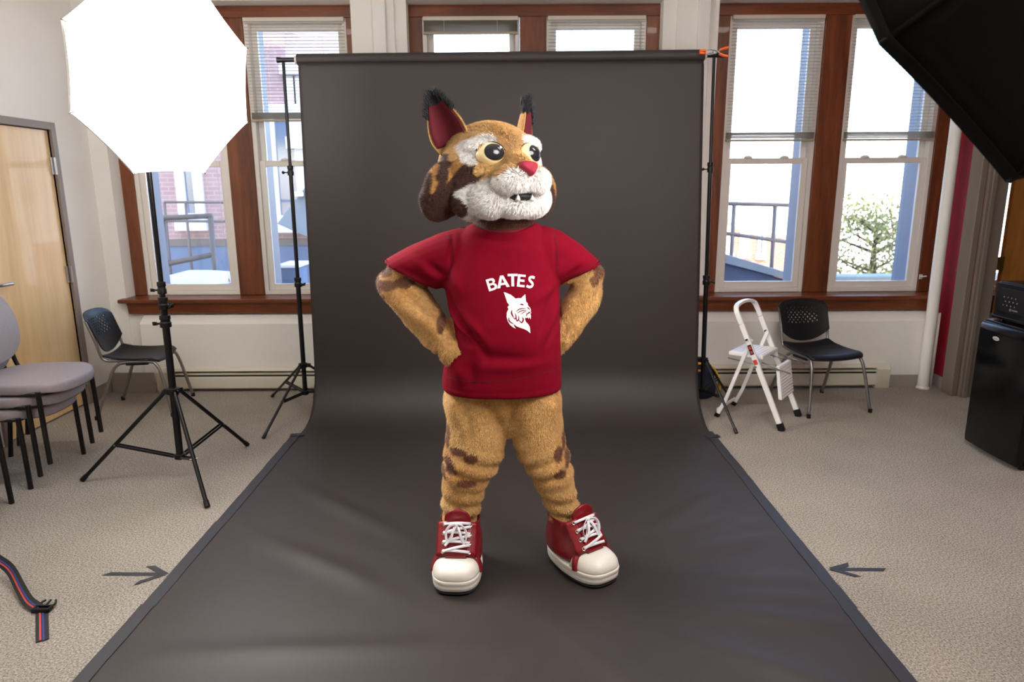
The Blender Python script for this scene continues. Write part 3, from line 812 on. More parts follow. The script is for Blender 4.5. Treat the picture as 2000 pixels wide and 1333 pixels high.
# ================================================================ FURNITURE
def grid_surface(fn, nu, nv, hole=None):
    V = [fn(i / nu, j / nv) for j in range(nv + 1) for i in range(nu + 1)]
    n = nu + 1; F = []
    for j in range(nv):
        for i in range(nu):
            if hole and hole((i + .5) / nu, (j + .5) / nv): continue
            F.append((j * n + i, j * n + i + 1, (j + 1) * n + i + 1, (j + 1) * n + i))
    me = bpy.data.meshes.new('g'); me.from_pydata([tuple(v) for v in V], [], F)
    return me
def plastic_chair(label, loc, rz):
    t = thing('side_chair', label, 'chair', loc, rz, group='black perforated plastic chairs')
    # backrest: front is -Y
    def back(u, v):
        a = 2 * u - 1
        half = 0.205 + 0.005 * v
        sq = abs(a) ** 6
        zb = 0.455 + 0.085 * abs(a) ** 2.2; zt = 0.765 - 0.012 * a * a - 0.030 * sq
        z = zb + (zt - zb) * v
        y = 0.195 + 0.10 * (z - 0.455) / 0.3 + 0.012 * (0 if v < .9 else (v - .9) * 10) - 0.045 * a * a
        return (a * half, y, z)
    holes = []
    for r in range(7):
        for c in range(8 if r % 2 == 0 else 7):
            holes.append((0.20 + 0.6 * (c + (0 if r % 2 == 0 else .5)) / 7, 0.44 + 0.06 * r))
    hole = lambda u, v: any((abs(u - p) * 0.41 + abs(v - q) * 0.30) < 0.0085 for p, q in holes)
    o = link('backrest', grid_surface(back, 90, 66, hole), 'dark_seat', t, smooth=True)
    s_ = o.modifiers.new('s', 'SOLIDIFY'); s_.thickness = 0.006; s_.offset = 0
    def seat(u, v):
        a = 2 * u - 1; half = 0.225 - 0.025 * v - 0.02 * max(0, (0.1 - v) / .1) ** 2
        y = -0.225 + 0.41 * v
        z = 0.432 + 0.018 * a * a * (0.4 + v) - 0.012 * math.sin(PI * v) - 0.03 * max(0, (0.18 - v) / .18) ** 2 + 0.012 * max(0, v - .8) / .2
        y += 0.02 * a * a * (1 - v)
        return (a * half, y, z)
    o = link('seat', grid_surface(seat, 24, 24), 'dark_seat', t, smooth=True)
    s_ = o.modifiers.new('s', 'SOLIDIFY'); s_.thickness = 0.012; s_.offset = -1
    for sg in (-1, 1):
        x = 0.2 * sg
        fr = MB().tube(smooth_path([(x * 1.28, -0.27, 0.012), (x * 1.1, -0.215, 0.30), (x * 1.04, -0.18, 0.385), (x, -0.13, 0.404), (x, 0.03, 0.404), (x * 1.02, 0.085, 0.385), (x * 1.08, 0.125, 0.32), (x * 1.22, 0.245, 0.012)], 6), 0.0115, 12).build('leg_frame', 'steel', t, smooth=True)
        for yy, xx in ((-0.272, x * 1.285), (0.247, x * 1.222)):
            MB().lathe([(0.001, 0.0), (0.015, 0.0), (0.014, 0.028), (0.0115, 0.03), (0.001, 0.03)], 12, (xx, yy, 0)).build('foot_cap', 'black_plastic', fr)
        MB().tube(smooth_path([(x * 0.98, -0.10, 0.418), (x * 0.98, 0.10, 0.418), (x * 0.99, 0.165, 0.432), (x, 0.188, 0.48), (x * 1.0, 0.205, 0.56), (x * 0.99, 0.255, 0.72)], 6), 0.0105, 12).build('back_support', 'steel', t, smooth=True)
        MB().box(x - 0.018, x + 0.018, -0.13, 0.02, 0.385, 0.402).build('seat_mount', 'black_plastic', t, bevel=0.004)
    for y in (-0.12, 0.03):
        MB().tube([(-0.2, y, 0.404), (0.2, y, 0.404)], 0.009, 10).build('cross_bar', 'steel', t, smooth=True)
    return t
plastic_chair('black perforated plastic chair beside the birch door, seen from the side', (-2.79, 5.03, 0), R_(99))
plastic_chair('black perforated plastic chair facing the room next to the white step stool', (2.305, 5.03, 0), R_(13.5))

def cushion(w, d, th, power=3.0, nu=40, nv=10):
    """superellipse pillow ring loft (local XY outline, thickness Z)"""
    rings = []
    for j in range(nv + 1):
        a = -PI / 2 + PI * (0.03 + 0.94 * j / nv); cz = math.sin(a); cr = math.cos(a) ** 0.35
        r = []
        for i in range(nu):
            t = 2 * PI * i / nu; c, s_ = math.cos(t), math.sin(t)
            k = (abs(c) ** power + abs(s_) ** power) ** (-1 / power)
            rr = 1 - (1 - cr) * 0.10
            r.append((c * k * w / 2 * rr, s_ * k * d / 2 * rr, cz * th / 2))
        rings.append(r)
    return rings
def stacking_chair(label, loc, rz):
    t = thing('stacking_chair', label, 'chair', loc, rz, group='grey upholstered stacking chairs')
    # seat: wide at the front
    rings = [[(x * (1.0 - 0.10 * (y + .25)), y - 0.035, 0.425 + z + 0.010 * max(0, 1 - (x / .26) ** 2) * (1 if z > 0 else 0) - (0.03 * max(0, (-y - 0.10) / .14) ** 2 if z > -0.02 else 0)) for x, y, z in r] for r in cushion(0.55, 0.49, 0.06)]
    MB().loft(rings).build('seat', 'grey_vinyl', t, smooth=True)
    MB().box(-0.2, 0.2, -0.18, 0.16, 0.385, 0.397).build('seat_pan', 'black_plastic', t, bevel=0.003)
    rings = []
    for r in cushion(0.47, 0.44, 0.055, 2.6):
        out = []
        for x, y, z in r:
            zz = 0.72 + y
            out.append((x * (1 - 0.25 * max(0, y) / .2 * 0.5), 0.20 + 0.22 * (y + .2) * 0.6 - z - 0.35 * x * x, zz))
        rings.append(out)
    MB().loft(rings).build('backrest', 'grey_vinyl', t, smooth=True)
    for sg in (-1, 1):
        x = 0.258 * sg
        MB().tube([(x, -0.20, 0.0), (x * 0.985, -0.19, 0.41)], 0.0135, 12).build('leg', 'black_metal', t, smooth=False, bevel=0.001)
        MB().tube([(x * .92, 0.235, 0.0), (x * 0.93, 0.18, 0.41)], 0.0135, 12).build('leg', 'black_metal', t, smooth=False, bevel=0.001)
        MB().tube(smooth_path([(x * 0.96, 0.10, 0.40), (x * 0.95, 0.19, 0.405), (x * 0.94, 0.235, 0.45), (x * 0.9, 0.265, 0.60), (x * .8, 0.33, 0.80)], 6), 0.0125, 10).build('back_post', 'black_metal', t, smooth=True)
        MB().tube([(x * .985, -0.19, 0.40), (x * .93, 0.18, 0.40)], 0.011, 10).build('side_rail', 'black_metal', t, smooth=True)
    MB().tube([(-0.25, -0.19, 0.398), (0.25, -0.19, 0.398)], 0.010, 10).build('front_rail', 'black_metal', t, smooth=True)
    return t
c0 = stacking_chair('grey upholstered chair at the bottom of the stack of three by the birch door', (-2.885, 3.825, 0), R_(92))
for k, lab in ((1, 'grey upholstered chair in the middle of the stack of three by the birch door'), (2, 'grey upholstered chair on top of the stack of three by the birch door')):
    dup(c0, (-2.885 + 0.062 * k, 3.825 + 0.004 * k, 0.072 * k), R_(92), lab)
dup(c0, (-2.855, 3.135, 0), R_(90), 'grey upholstered chair nearest the camera, only its corner in view')

# ---- white folding step stool
def step_stool():
    f = Vector((0.787, -0.617, 0)); u = Vector((0.617, 0.787, 0)); Z = Vector((0, 0, 1))
    fc = Vector((1.935, 4.60, 0)); L = lambda uu, s_, z: fc + u * uu + f * s_ + Z * z
    t = thing('step_stool', 'white folding two-step stool leaning open beside the black chair', 'step stool', fc - f * 0.2)
    hw = 0.192
    for sg in (-1, 1):
        rl = MB().ribbon([L(sg * hw, 0.0, 0.03), L(sg * hw, -0.31, 0.70)], 0.036, 0.022, f).build('front_rail', 'white_enamel', t, bevel=0.005, world=True)
        MB().ribbon([L(sg * hw, 0.014, 0.0), L(sg * hw, -0.008, 0.05)], 0.044, 0.030, f).build('rubber_foot', 'black_plastic', rl, bevel=0.004)
        MB().box(-0.02, 0.02, -0.003, 0.003, -0.02, 0.02)
        rr = MB().ribbon([L(sg * (hw - 0.026), -0.45, 0.02), L(sg * (hw - 0.026), -0.40, 0.13), L(sg * (hw - 0.026), -0.245, 0.60)], 0.026, 0.016, f).build('rear_leg', 'white_enamel', t, bevel=0.004, world=True)
        MB().ribbon([L(sg * (hw - 0.026), -0.458, 0.0), L(sg * (hw - 0.026), -0.446, 0.03)], 0.034, 0.024, f).build('rubber_foot', 'black_plastic', rr, bevel=0.003)
        p = L(sg * hw, -0.263, 0.60)
        MB().tube([p - u * 0.03, p + u * 0.03], 0.007, 10).build('rivet', 'black_plastic', rl)
        p = L(sg * hw, -0.19, 0.42)
        MB().tube([p - u * 0.02, p + u * 0.02], 0.006, 10).build('rivet', 'steel', rl)
    MB().ribbon([L(-hw + 0.02, -0.452, 0.055), L(hw - 0.02, -0.452, 0.055)], 0.022, 0.012, Z).build('rear_bar', 'white_enamel', t, bevel=0.003, world=True)
    path = smooth_path([L(-hw, -0.31, 0.70), L(-hw, -0.335, 0.75), L(-hw * 0.93, -0.36, 0.80), L(-hw * 0.6, -0.373, 0.82), L(0, -0.377, 0.828), L(hw * .6, -0.373, 0.82), L(hw * .93, -0.36, 0.80), L(hw, -0.335, 0.75), L(hw, -0.31, 0.70)], 6)
    rings = []
    MB().ribbon(path, 0.034, 0.022, f).build('handle', 'white_enamel', t, bevel=0.006, world=True)
    # top step
    g = MB(); pts = [(-0.10, -0.35), (0.0, 0)]
    c = [L(-hw + 0.03, -0.40, 0.465), L(hw - 0.03, -0.40, 0.465), L(hw - 0.03, -0.16, 0.465), L(-hw + 0.03, -0.16, 0.465)]
    st = MB().add(c + [p + Z * 0.028 for p in c], [(3, 2, 1, 0), (4, 5, 6, 7), (0, 1, 5, 4), (1, 2, 6, 5), (2, 3, 7, 6), (3, 0, 4, 7)]).build('step', 'white_enamel', t, bevel=0.008, seg=3, world=True)
    for k in range(9):
        s_ = -0.38 + 0.0255 * k
        MB().ribbon([L(-hw + 0.05, s_, 0.4935), L(hw - 0.05, s_, 0.4935)], 0.008, 0.003, f).build('tread_rib', 'white_enamel', st)
    # folded lower step, hanging almost upright in front of the rails
    g0 = lambda uu, s_, z: L(uu * 0.80 - 0.02, -0.015 + s_, z)
    c = [g0(-hw + 0.03, 0.0, 0.20), g0(hw - 0.03, 0.0, 0.20), g0(hw - 0.03, -0.035, 0.43), g0(-hw + 0.03, -0.035, 0.43)]
    th = f * 0.026
    st = MB().add(c + [p - th for p in c], [(3, 2, 1, 0), (4, 5, 6, 7), (0, 1, 5, 4), (1, 2, 6, 5), (2, 3, 7, 6), (3, 0, 4, 7)]).build('step', 'white_enamel', t, bevel=0.006, world=True)
    for k in range(11):
        a = k / 10
        p, q = g0(-hw + 0.045, -0.035 * a + 0.002, 0.215 + 0.2 * a), g0(hw - 0.045, -0.035 * a + 0.002, 0.215 + 0.2 * a)
        MB().ribbon([p, q], 0.007, 0.004, Z).build('tread_rib', 'white_enamel', st)
    for sg in (-1, 1):
        MB().tube([L(sg * (hw - 0.02), -0.16, 0.45), L(sg * (hw - 0.02), 0.03, 0.40)], 0.004, 8).build('link_rod', 'steel', t, smooth=True, world=True)
        MB().tube([L(sg * (hw - 0.028), -0.40, 0.445), L(sg * (hw - 0.02), -0.02, 0.41)], 0.0035, 8).build('link_rod', 'steel', t, smooth=True, world=True)
    # warning labels on the near rail
    nrm = Vector((f.x, f.y, 0.45)).normalized()
    for z0, z1, m_ in ((0.50, 0.565, 'black_plastic'), (0.468, 0.497, 'label_white'), (0.435, 0.466, 'label_red')):
        s0, s1 = -0.31 * (z0 - 0.03) / 0.67, -0.31 * (z1 - 0.03) / 0.67
        a, b_ = L(-hw, s0, z0) - u * 0.0115, L(-hw, s1, z1) - u * 0.0115
        MB().ribbon([a, b_], 0.026, 0.001, f).build('warning_label', m_, t, world=True)
    for z0, z1 in ((0.508, 0.525), (0.535, 0.556)):
        s0, s1 = -0.31 * (z0 - 0.03) / 0.67, -0.31 * (z1 - 0.03) / 0.67
        a, b_ = L(-hw, s0, z0) - u * 0.0124, L(-hw, s1, z1) - u * 0.0124
        MB().ribbon([a, b_], 0.013, 0.001, f).build('warning_symbol', 'label_red', t, world=True)
mat('label_white', srgb(232, 226, 220), 0.5)
step_stool()

# ---- soft bags behind the backdrop stands
def bag(label, c, sx, sy, sz, rz=0.0):
    t = thing('equipment_bag', label, 'bag', c, rz, group='navy and yellow bags')
    rings = []
    for k in range(9):
        f = k / 8; s_ = (1 - abs(2 * f - 1) ** 4) ** 0.5 * 0.25 + 0.75
        if k in (0, 8): s_ = 0.62
        rings.append([((abs(math.cos(a)) ** .6) * math.copysign(1, math.cos(a)) * sx / 2 * s_ * (1 - 0.25 * f), (abs(math.sin(a)) ** .6) * math.copysign(1, math.sin(a)) * sy / 2 * s_ * (1 - .3 * f), sz * f) for a in [2 * PI * i / 28 for i in range(28)]])
    MB().loft(rings).build('body', 'navy_cloth', t, smooth=True)
    pth = smooth_path([(sx * 0.50, -sy * .30, sz * .06), (sx * 0.53, -sy * .32, sz * .4), (sx * 0.42, -sy * .27, sz * .8), (sx * 0.2, -sy * .25, sz * 1.0), (0, -sy * .2, sz * 1.01), (-sx * .2, -sy * .2, sz * .98)], 6)
    MB().ribbon(pth, 0.045, 0.012, (0, 1, 0)).build('trim_band', 'yellow_cloth', t, smooth=True)
    pth = smooth_path([(-sx * 0.3, -sy * .36, sz * .80), (-sx * .1, -sy * .40, sz * .84), (sx * 0.12, -sy * .38, sz * .80)], 6)
    MB().tube(pth, 0.010, 10).build('zip_pull', 'yellow_cloth', t, smooth=True)
    MB().tube(smooth_path([(-sx * .2, 0, sz * .97), (-sx * .15, 0, sz * 1.12), (sx * .15, 0, sz * 1.12), (sx * .2, 0, sz * .97)], 6), 0.009, 8).build('handle', 'navy_cloth', t, smooth=True)
bag('navy bag with yellow trim behind the tripod legs next to the white step stool', (1.452, 5.23, 0), 0.30, 0.18, 0.28)
bag('navy bag with yellow trim peeking out behind the backdrop by the heater', (-1.36, 5.08, 0), 0.34, 0.2, 0.27)

# ---- mini refrigerator and microwave by the doorway
def fridge():
    x0, x1, y0, y1, zt = 2.895, 3.36, 3.73, 4.19, 0.805
    t = thing('mini_refrigerator', 'glossy black mini refrigerator under the microwave', 'refrigerator', ((x0 + x1) / 2, (y0 + y1) / 2, 0))
    MB().box(x0 + 0.055, x1, y0, y1, 0.03, zt - 0.002).build('cabinet', 'appliance_black', t, bevel=0.006, world=True)
    prof = [(x0 + 0.05, 0.03), (x0 + 0.004, 0.03), (x0, 0.06), (x0, zt - 0.05), (x0 + 0.006, zt - 0.012), (x0 + 0.02, zt + 0.004), (x0 + 0.05, zt + 0.004)]
    dr = MB().loft([[(x - 0.012 * (1 - (2 * k / 10 - 1) ** 2), y0 + (y1 - y0) * k / 10, z) for x, z in prof] for k in range(11)]).build('door', 'fridge_black', t, bevel=0.004, world=True)
    MB().box(x0 + 0.02, x1, y0 + 0.003, y1 - 0.003, zt, zt + 0.014).build('top_board', 'appliance_black', t, bevel=0.005, world=True)
    for x in (x0 + 0.07, x1 - 0.04):
        for y in (y0 + 0.04, y1 - 0.04):
            MB().lathe([(0.001, 0), (0.018, 0), (0.016, 0.032), (0.001, 0.032)], 12, (x, y, 0)).build('foot', 'black_plastic', t, world=True)
    # oval badge
    by, bz = 4.02, 0.728
    e = MB(); e.loft([[(x0 - 0.0095 - d, by + 0.028 * s_ * math.cos(a), bz + 0.012 * s_ * math.sin(a)) for a in [2 * PI * k / 24 for k in range(24)]] for d, s_ in ((0, 1), (0.003, 1), (0.004, .9))])
    e.build('badge', 'mark_silver', dr)
    e = MB()
    for k in range(5): e.box(x0 - 0.0145, x0 - 0.0132, by - 0.018 + 0.0075 * k, by - 0.0135 + 0.0075 * k, bz - 0.004, bz + 0.004)
    e.build('badge_lettering', 'mark_grey', dr)
    return zt + 0.014
zt = fridge()
def microwave(z0):
    x0, x1, y0, y1, z1 = 2.955, 3.30, 3.71, 4.185, z0 + 0.235
    t = thing('microwave_oven', 'black microwave oven standing on the mini refrigerator', 'microwave', ((x0 + x1) / 2, (y0 + y1) / 2, z0))
    MB().box(x0 + 0.02, x1, y0, y1, z0 + 0.012, z1).build('housing', 'appliance_black', t, bevel=0.006, world=True)
    dr = MB().box(x0, x0 + 0.0195, y0 + 0.004, y1 - 0.004, z0 + 0.022, z1 - 0.006).build('door', 'appliance_black', t, bevel=0.006, world=True)
    MB().box(x0 - 0.002, x0 + 0.003, y0 + 0.04, y1 - 0.045, z0 + 0.06, z1 - 0.035).build('door_window', 'panel_black', dr, bevel=0.001)
    MB().box(x0 - 0.012, x0 + 0.006, y0 + 0.006, y1 - 0.006, z0 + 0.012, z0 + 0.03).build('handle_rail', 'fridge_black', t, bevel=0.005, world=True)
    for r in range(3):
        for c in range(4):
            yy = y1 - 0.085 - 0.032 * c - (0.016 if r % 2 else 0); zz = z0 + 0.10 + 0.024 * r
            MB().lathe([(0.001, 0), (0.0045, 0), (0.004, 0.0015), (0.001, 0.0015)], 8, (x0 - 0.002, yy, zz), (-1, 0, 0)).build('key_dot', 'mark_grey', dr)
    MB().lathe([(0.001, 0), (0.008, 0), (0.008, 0.0012), (0.001, 0.0012)], 14, (x0 - 0.002, y1 - 0.15, z0 + 0.078), (-1, 0, 0)).build('logo', 'mark_grey', dr)
    e = MB()
    for k in range(6): e.box(x0 - 0.0032, x0 - 0.002, y1 - 0.170 - 0.008 * k, y1 - 0.165 - 0.008 * k, z0 + 0.074, z0 + 0.082)
    e.build('logo_lettering', 'mark_grey', dr)
    for x in (x0 + 0.05, x1 - 0.03):
        for y in (y0 + 0.04, y1 - 0.04):
            MB().lathe([(0.001, 0), (0.014, 0), (0.013, 0.0125), (0.001, 0.0125)], 12, (x, y, z0)).build('foot', 'black_plastic', t, world=True)
microwave(zt)
# small white cleat on the window casing by the pipe
g = MB(); p = at(1799, 541, YC - 0.01)
g.box(p.x - 0.012, p.x + 0.012, YC - 0.012, YC - 0.0005, p.z - 0.02, p.z + 0.02); g.tube([p + Vector((-0.02, -0.016, 0)), p + Vector((0.035, -0.016, 0.006))], 0.007, 8)
tag(g.build('cord_cleat', 'vinyl', bevel=0.002), 'small white cord cleat on the window casing by the white pipe', 'cleat')
# unseen panel added behind the birch door to block a light leak
struct(MB().box(XL - 0.42, XL - 0.36, DY0 - 0.3, DY1 + 0.3, 0, 2.4).build('door_light_block', 'wall_paint'))
# ================================================================ THE PERSON IN THE FUR COSTUME
mat('fur', (0.5, 0.3, 0.1), 0.75, attr='Col', var=0.2, scale=70, sheen=0.2, bump=0.45, bump_scale=170)
mat('shirt_cotton', srgb(120, 2, 28), 0.9, var=0.04, scale=30, bump=0.06, bump_scale=600, spec=0.12)
mat('shirt_rib', srgb(116, 4, 30), 0.85)
mat('print_white', srgb(238, 232, 234), 0.6)
mat('ear_cloth', srgb(94, 4, 24), 0.85)
mat('nose_cloth', srgb(150, 22, 50), 0.7, bump=0.1, bump_scale=300)
mat('eye_cream', srgb(250, 226, 170), 0.3)
mat('pupil_dark', (0.016, 0.016, 0.02), 0.18, spec=0.6)
mat('eye_glint', (0.9, 0.9, 0.9), 0.2)
mat('mouth_dark', (0.008, 0.008, 0.010), 0.7)
mat('tooth_white', srgb(238, 234, 228), 0.4)
mat('shoe_leather', srgb(132, 14, 26), 0.3, var=0.08, scale=18, spec=0.55, bump=0.06, bump_scale=60, coat=0.15)
mat('shoe_rubber', srgb(232, 226, 216), 0.4, var=0.03, scale=12)
mat('outsole', (0.012, 0.012, 0.012), 0.7)
mat('lace_cotton', srgb(240, 238, 242), 0.75, bump=0.2, bump_scale=900)
mat('eyelet_metal', srgb(190, 176, 150), 0.3, metal=1.0)
mat('tuft_black', (0.010, 0.011, 0.015), 0.7, sheen=0.2)

PX, PY = -0.03, 2.78
person = thing('person', 'person in a furry tan bobcat costume, maroon shirt and red high-top sneakers, hands on hips', 'person', (PX, PY, 0))

def hash_noise(P, scale, seed=0):
    """cheap smooth value noise on an (n,3) array"""
    Q = P * scale + seed * 17.3
    i = np.floor(Q).astype(np.int64); f = Q - i; f = f * f * (3 - 2 * f)
    def h(a): 
        n = a[:, 0] * 374761393 + a[:, 1] * 668265263 + a[:, 2] * 2147483647 + seed * 1013
        n = (n ^ (n >> 13)) * 1274126177
        return ((n ^ (n >> 16)) & 0xffff) / 65535.0
    out = 0
    for dx in (0, 1):
        for dy in (0, 1):
            for dz in (0, 1):
                w = (f[:, 0] if dx else 1 - f[:, 0]) * (f[:, 1] if dy else 1 - f[:, 1]) * (f[:, 2] if dz else 1 - f[:, 2])
                out = out + w * h(i + np.array([dx, dy, dz]))
    return out - 0.5
def blend_mesh(b, voxel, smooth=6, factor=0.5):
    """union of overlapping closed solids -> one continuous smooth mesh"""
    o = b.build('tmp', None)
    r = o.modifiers.new('r', 'REMESH'); r.mode = 'VOXEL'; r.voxel_size = voxel
    s_ = o.modifiers.new('s', 'SMOOTH'); s_.factor = factor; s_.iterations = smooth
    me = evaluated_mesh(o)
    bpy.data.objects.remove(o)
    return me
def verts_np(me):
    a = np.empty(len(me.vertices) * 3); me.vertices.foreach_get('co', a); return a.reshape(-1, 3)
def normals_np(me):
    a = np.empty(len(me.vertices) * 3); me.vertices.foreach_get('normal', a); return a.reshape(-1, 3)
def set_verts(me, A):
    me.vertices.foreach_set('co', A.ravel()); me.update()
def set_col(me, A):
    if 'Col' in me.color_attributes: me.color_attributes.remove(me.color_attributes['Col'])
    c = me.color_attributes.new('Col', 'FLOAT_COLOR', 'POINT')
    c.data.foreach_set('color', np.concatenate([A, np.ones((len(A), 1))], 1).ravel())
def ell_ring(c, rx, ry, n=28, xv=(1, 0, 0), yv=(0, 1, 0), p=2.0):
    c, xv, yv = Vector(c), Vector(xv), Vector(yv); out = []
    for k in range(n):
        a = 2 * PI * k / n; ca, sa = math.cos(a), math.sin(a); m_ = (abs(ca) ** p + abs(sa) ** p) ** (-1 / p)
        out.append(c + xv * rx * ca * m_ + yv * ry * sa * m_)
    return out
def fur_blades(name, me, col_fn, n, length, width, comb, parent, mask=None, lift=0.6, world=False, seed=1, jitter=0.25, material='fur', len_fn=None):
    me.calc_loop_triangles()
    T = np.empty(len(me.loop_triangles) * 3, dtype=np.int32); me.loop_triangles.foreach_get('vertices', T); T = T.reshape(-1, 3)
    P = verts_np(me); N = normals_np(me)
    a, b_, c = P[T[:, 0]], P[T[:, 1]], P[T[:, 2]]
    area = np.linalg.norm(np.cross(b_ - a, c - a), axis=1)
    g = np.random.default_rng(seed)
    idx = g.choice(len(T), n, p=area / area.sum())
    r1, r2 = np.sqrt(g.random(n))[:, None], g.random(n)[:, None]
    w0, w1, w2 = 1 - r1, r1 * (1 - r2), r1 * r2
    t = T[idx]
    p = w0 * P[t[:, 0]] + w1 * P[t[:, 1]] + w2 * P[t[:, 2]]
    nn = w0 * N[t[:, 0]] + w1 * N[t[:, 1]] + w2 * N[t[:, 2]]
    nn /= np.linalg.norm(nn, axis=1)[:, None]
    if mask is not None:
        k = mask(p, nn); p, nn = p[k], nn[k]
    n = len(p)
    cb = comb(p, nn) if callable(comb) else np.tile(np.array(comb, float), (n, 1))
    cb = cb + g.normal(size=(n, 3)) * jitter
    cb -= nn * np.sum(cb * nn, 1)[:, None]
    cb /= np.linalg.norm(cb, axis=1)[:, None] + 1e-9
    d = nn * lift + cb * (1 - lift); d /= np.linalg.norm(d, axis=1)[:, None]
    side = np.cross(d, nn); side /= np.linalg.norm(side, axis=1)[:, None] + 1e-9
    L = (length * (0.6 + 0.6 * g.random(n)))
    if len_fn is not None: L = L * len_fn(p)
    L = L[:, None]
    w = width * (0.7 + 0.6 * g.random(n))[:, None]
    base = p - nn * 0.001
    V = np.empty((n, 3, 3)); V[:, 0] = base - side * w; V[:, 1] = base + side * w; V[:, 2] = base + d * L
    m2 = bpy.data.meshes.new(name)
    m2.vertices.add(n * 3); m2.vertices.foreach_set('co', V.ravel())
    m2.loops.add(n * 3); m2.loops.foreach_set('vertex_index', np.arange(n * 3, dtype=np.int32))
    m2.polygons.add(n); m2.polygons.foreach_set('loop_start', np.arange(0, n * 3, 3, dtype=np.int32))
    m2.update(calc_edges=True)
    col = col_fn(p) * (0.86 + 0.28 * g.random(n))[:, None]
    set_col(m2, np.repeat(np.clip(col, 0, 1), 3, axis=0))
    o = link(name, m2, material, parent, world=world)
    o['kind'] = 'stuff'
    return o
TAN = np.array(srgb(216, 174, 110)); TAN2 = np.array(srgb(198, 146, 78)); BROWN = np.array(srgb(70, 34, 18)); MIDB = np.array(srgb(112, 66, 36)); WHITE = np.array(srgb(244, 240, 236))

